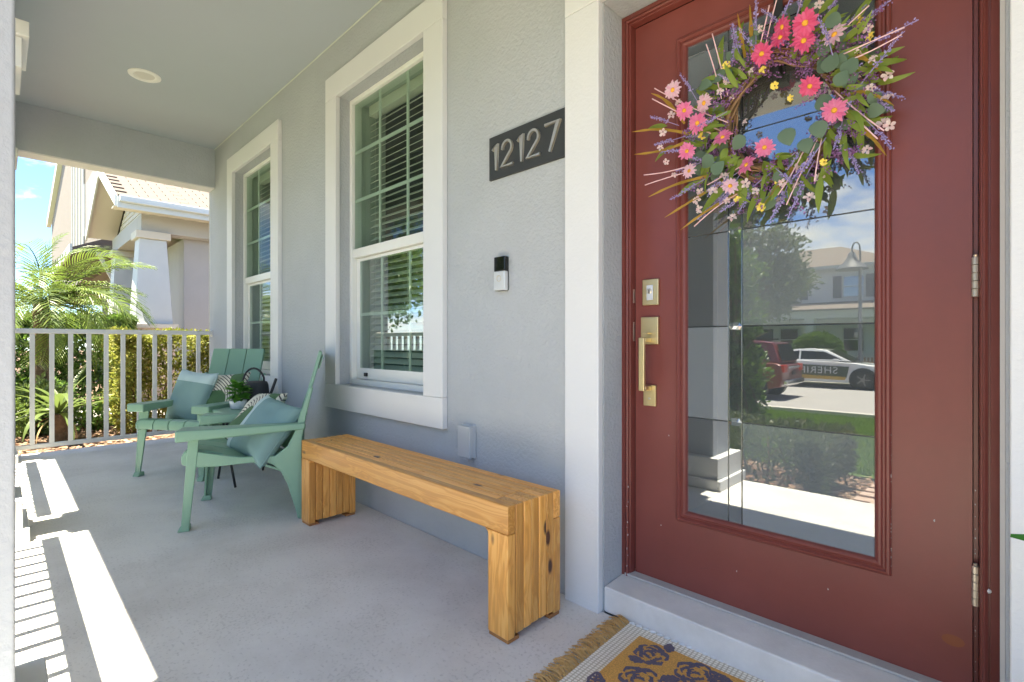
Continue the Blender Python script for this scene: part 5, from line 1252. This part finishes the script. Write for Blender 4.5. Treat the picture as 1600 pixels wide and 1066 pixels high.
for (a, b, sg) in [((-.72,1.62),(-.923,1.680),.012),((-.72,1.60),(-.915,1.60),-.01),((-.74,1.66),(-.850,1.79),.02),((-.66,1.47),(-.86,1.44),.01),((-.55,1.40),(-.745,1.31),.01),((-.60,1.45),(-.80,1.36),0),((-.55,1.80),(-.565,1.93),.0),((-.53,1.80),(-.53,1.94),.01),((-.30,1.70),(-.215,1.62),.02),((-.30,1.60),(-.19,1.53),.02),((-.28,1.52),(-.205,1.41),.012),((-.42,1.44),(-.50,1.33),0)]:
    toend('grass_blade', (*a, .07), (*b, .09), M['grass'], .0052, sg, True)
# black over-door hanger
hg = MB(); hg.box(-.488+.463, -.463+.463, -.014, -.010, .12, .50); hg.box(-.488+.463, -.463+.463, -.045, -.010, .116, .120); hg.box(-.488+.463, -.463+.463, -.049, -.045, .116, .150)
hg.build('hanger', M['black'], wr, .001)
# ------------------------------------------------------------------ plant just right of the door (one leaf tip in view)
pt = empty('floor_plant', (.42, -.30, 0), 0, 'floor plant at the right edge, only one green leaf tip in view', 'plant')
MB().lathe([(.11,0),(.12,.01),(.15,.30),(.155,.31),(.14,.31),(.13,.26)], 28).build('pot', M['blackm'], pt)
MB().lathe([(.13,.255),(.02,.262)], 20).build('soil', M['soil'], pt)
M['bigleaf'] = mat('broad_leaf', (.03,.16,.02), .35, trans=(.08,.35,.04))
def arch(tip, wd, hgt, base=(0, 0, .27), roll=0):
    m_ = MB(); n = 12; b = Vector(base); t_ = Vector(tip); side = (t_-b).cross(Vector((0, 0, 1))).normalized(); side = (side+Vector((0, 0, roll))).normalized()
    for i in range(n+1):
        t = i/n; p = b.lerp(t_, t)+Vector((0, 0, hgt*math.sin(math.pi*t**.8))); w_ = wd*math.sin(math.pi*min(.99, .08+.9*t))**.7
        m_.v += [tuple(p-side*w_+Vector((0, 0, w_*.3))), tuple(p), tuple(p+side*w_+Vector((0, 0, w_*.3)))]
    for i in range(n):
        for k in (0, 1): m_.f.append((i*3+k, i*3+k+1, i*3+k+4, i*3+k+3))
    return m_.build('leaf', M['bigleaf'], pt, smooth=True, fixn=False)
arch((.011-.42, -.2335+.30, .603), .022, .14, roll=1.2)
for k in range(9):
    a = -1.9+k*.42; arch((.33*math.cos(a), .2*math.sin(a)-.05, .55+.05*(k % 4)), .016, .2)

# ------------------------------------------------------------------ chipped paint and scuffs on the door and its frame
rc = random.Random(5); chips = MB()
def chip(x, y, z, s):
    n = 6; chips.add([(x+s*rc.uniform(.5, 1.2)*math.cos(k*1.047), y, z+s*1.6*rc.uniform(.5, 1.2)*math.sin(k*1.047)) for k in range(n)], [tuple(range(n))])
for k in range(12): chip(-.972+rc.uniform(-.004, .004), .1085, .10+rc.random()**2*.35, rc.uniform(.0012, .003))
for k in range(22): chip(-.2055, .1425-.004, rc.uniform(.34, .75), rc.uniform(.0006, .0014))
for k in range(16): chip(-.045, .1475, rc.uniform(.1, .6), rc.uniform(.0008, .0018))
for (x, z) in ((-.83, .62), (-.86, .30), (-.60, .22), (-.35, .25), (-.12, .50)): chip(x, .1482, z, .0022)
D(chips, 'paint_chip', M['sealant'], fixn=False)
sc_m = mat('scuff', (.16,.045,.038), .6)
for (x, z, L_) in ((-.86, .245, .022), (-.84, .24, .012), (-.15, 1.62, .03), (-.72, .19, .03)):
    D(MB().add([(x, .1485, z), (x+L_, .1485, z+L_*.35), (x+L_, .1485, z+L_*.35+.0022), (x, .1485, z+.0012)], [(0,1,2,3)]), 'scuff', sc_m, fixn=False)
D(MB().add([(-.085+.022*math.cos(k*.52), .1484, .215+.014*math.sin(k*.52)) for k in range(12)], [tuple(range(12))]), 'rust_spot', mat('rust_spot', (.22,.06,.02), .5), fixn=False)
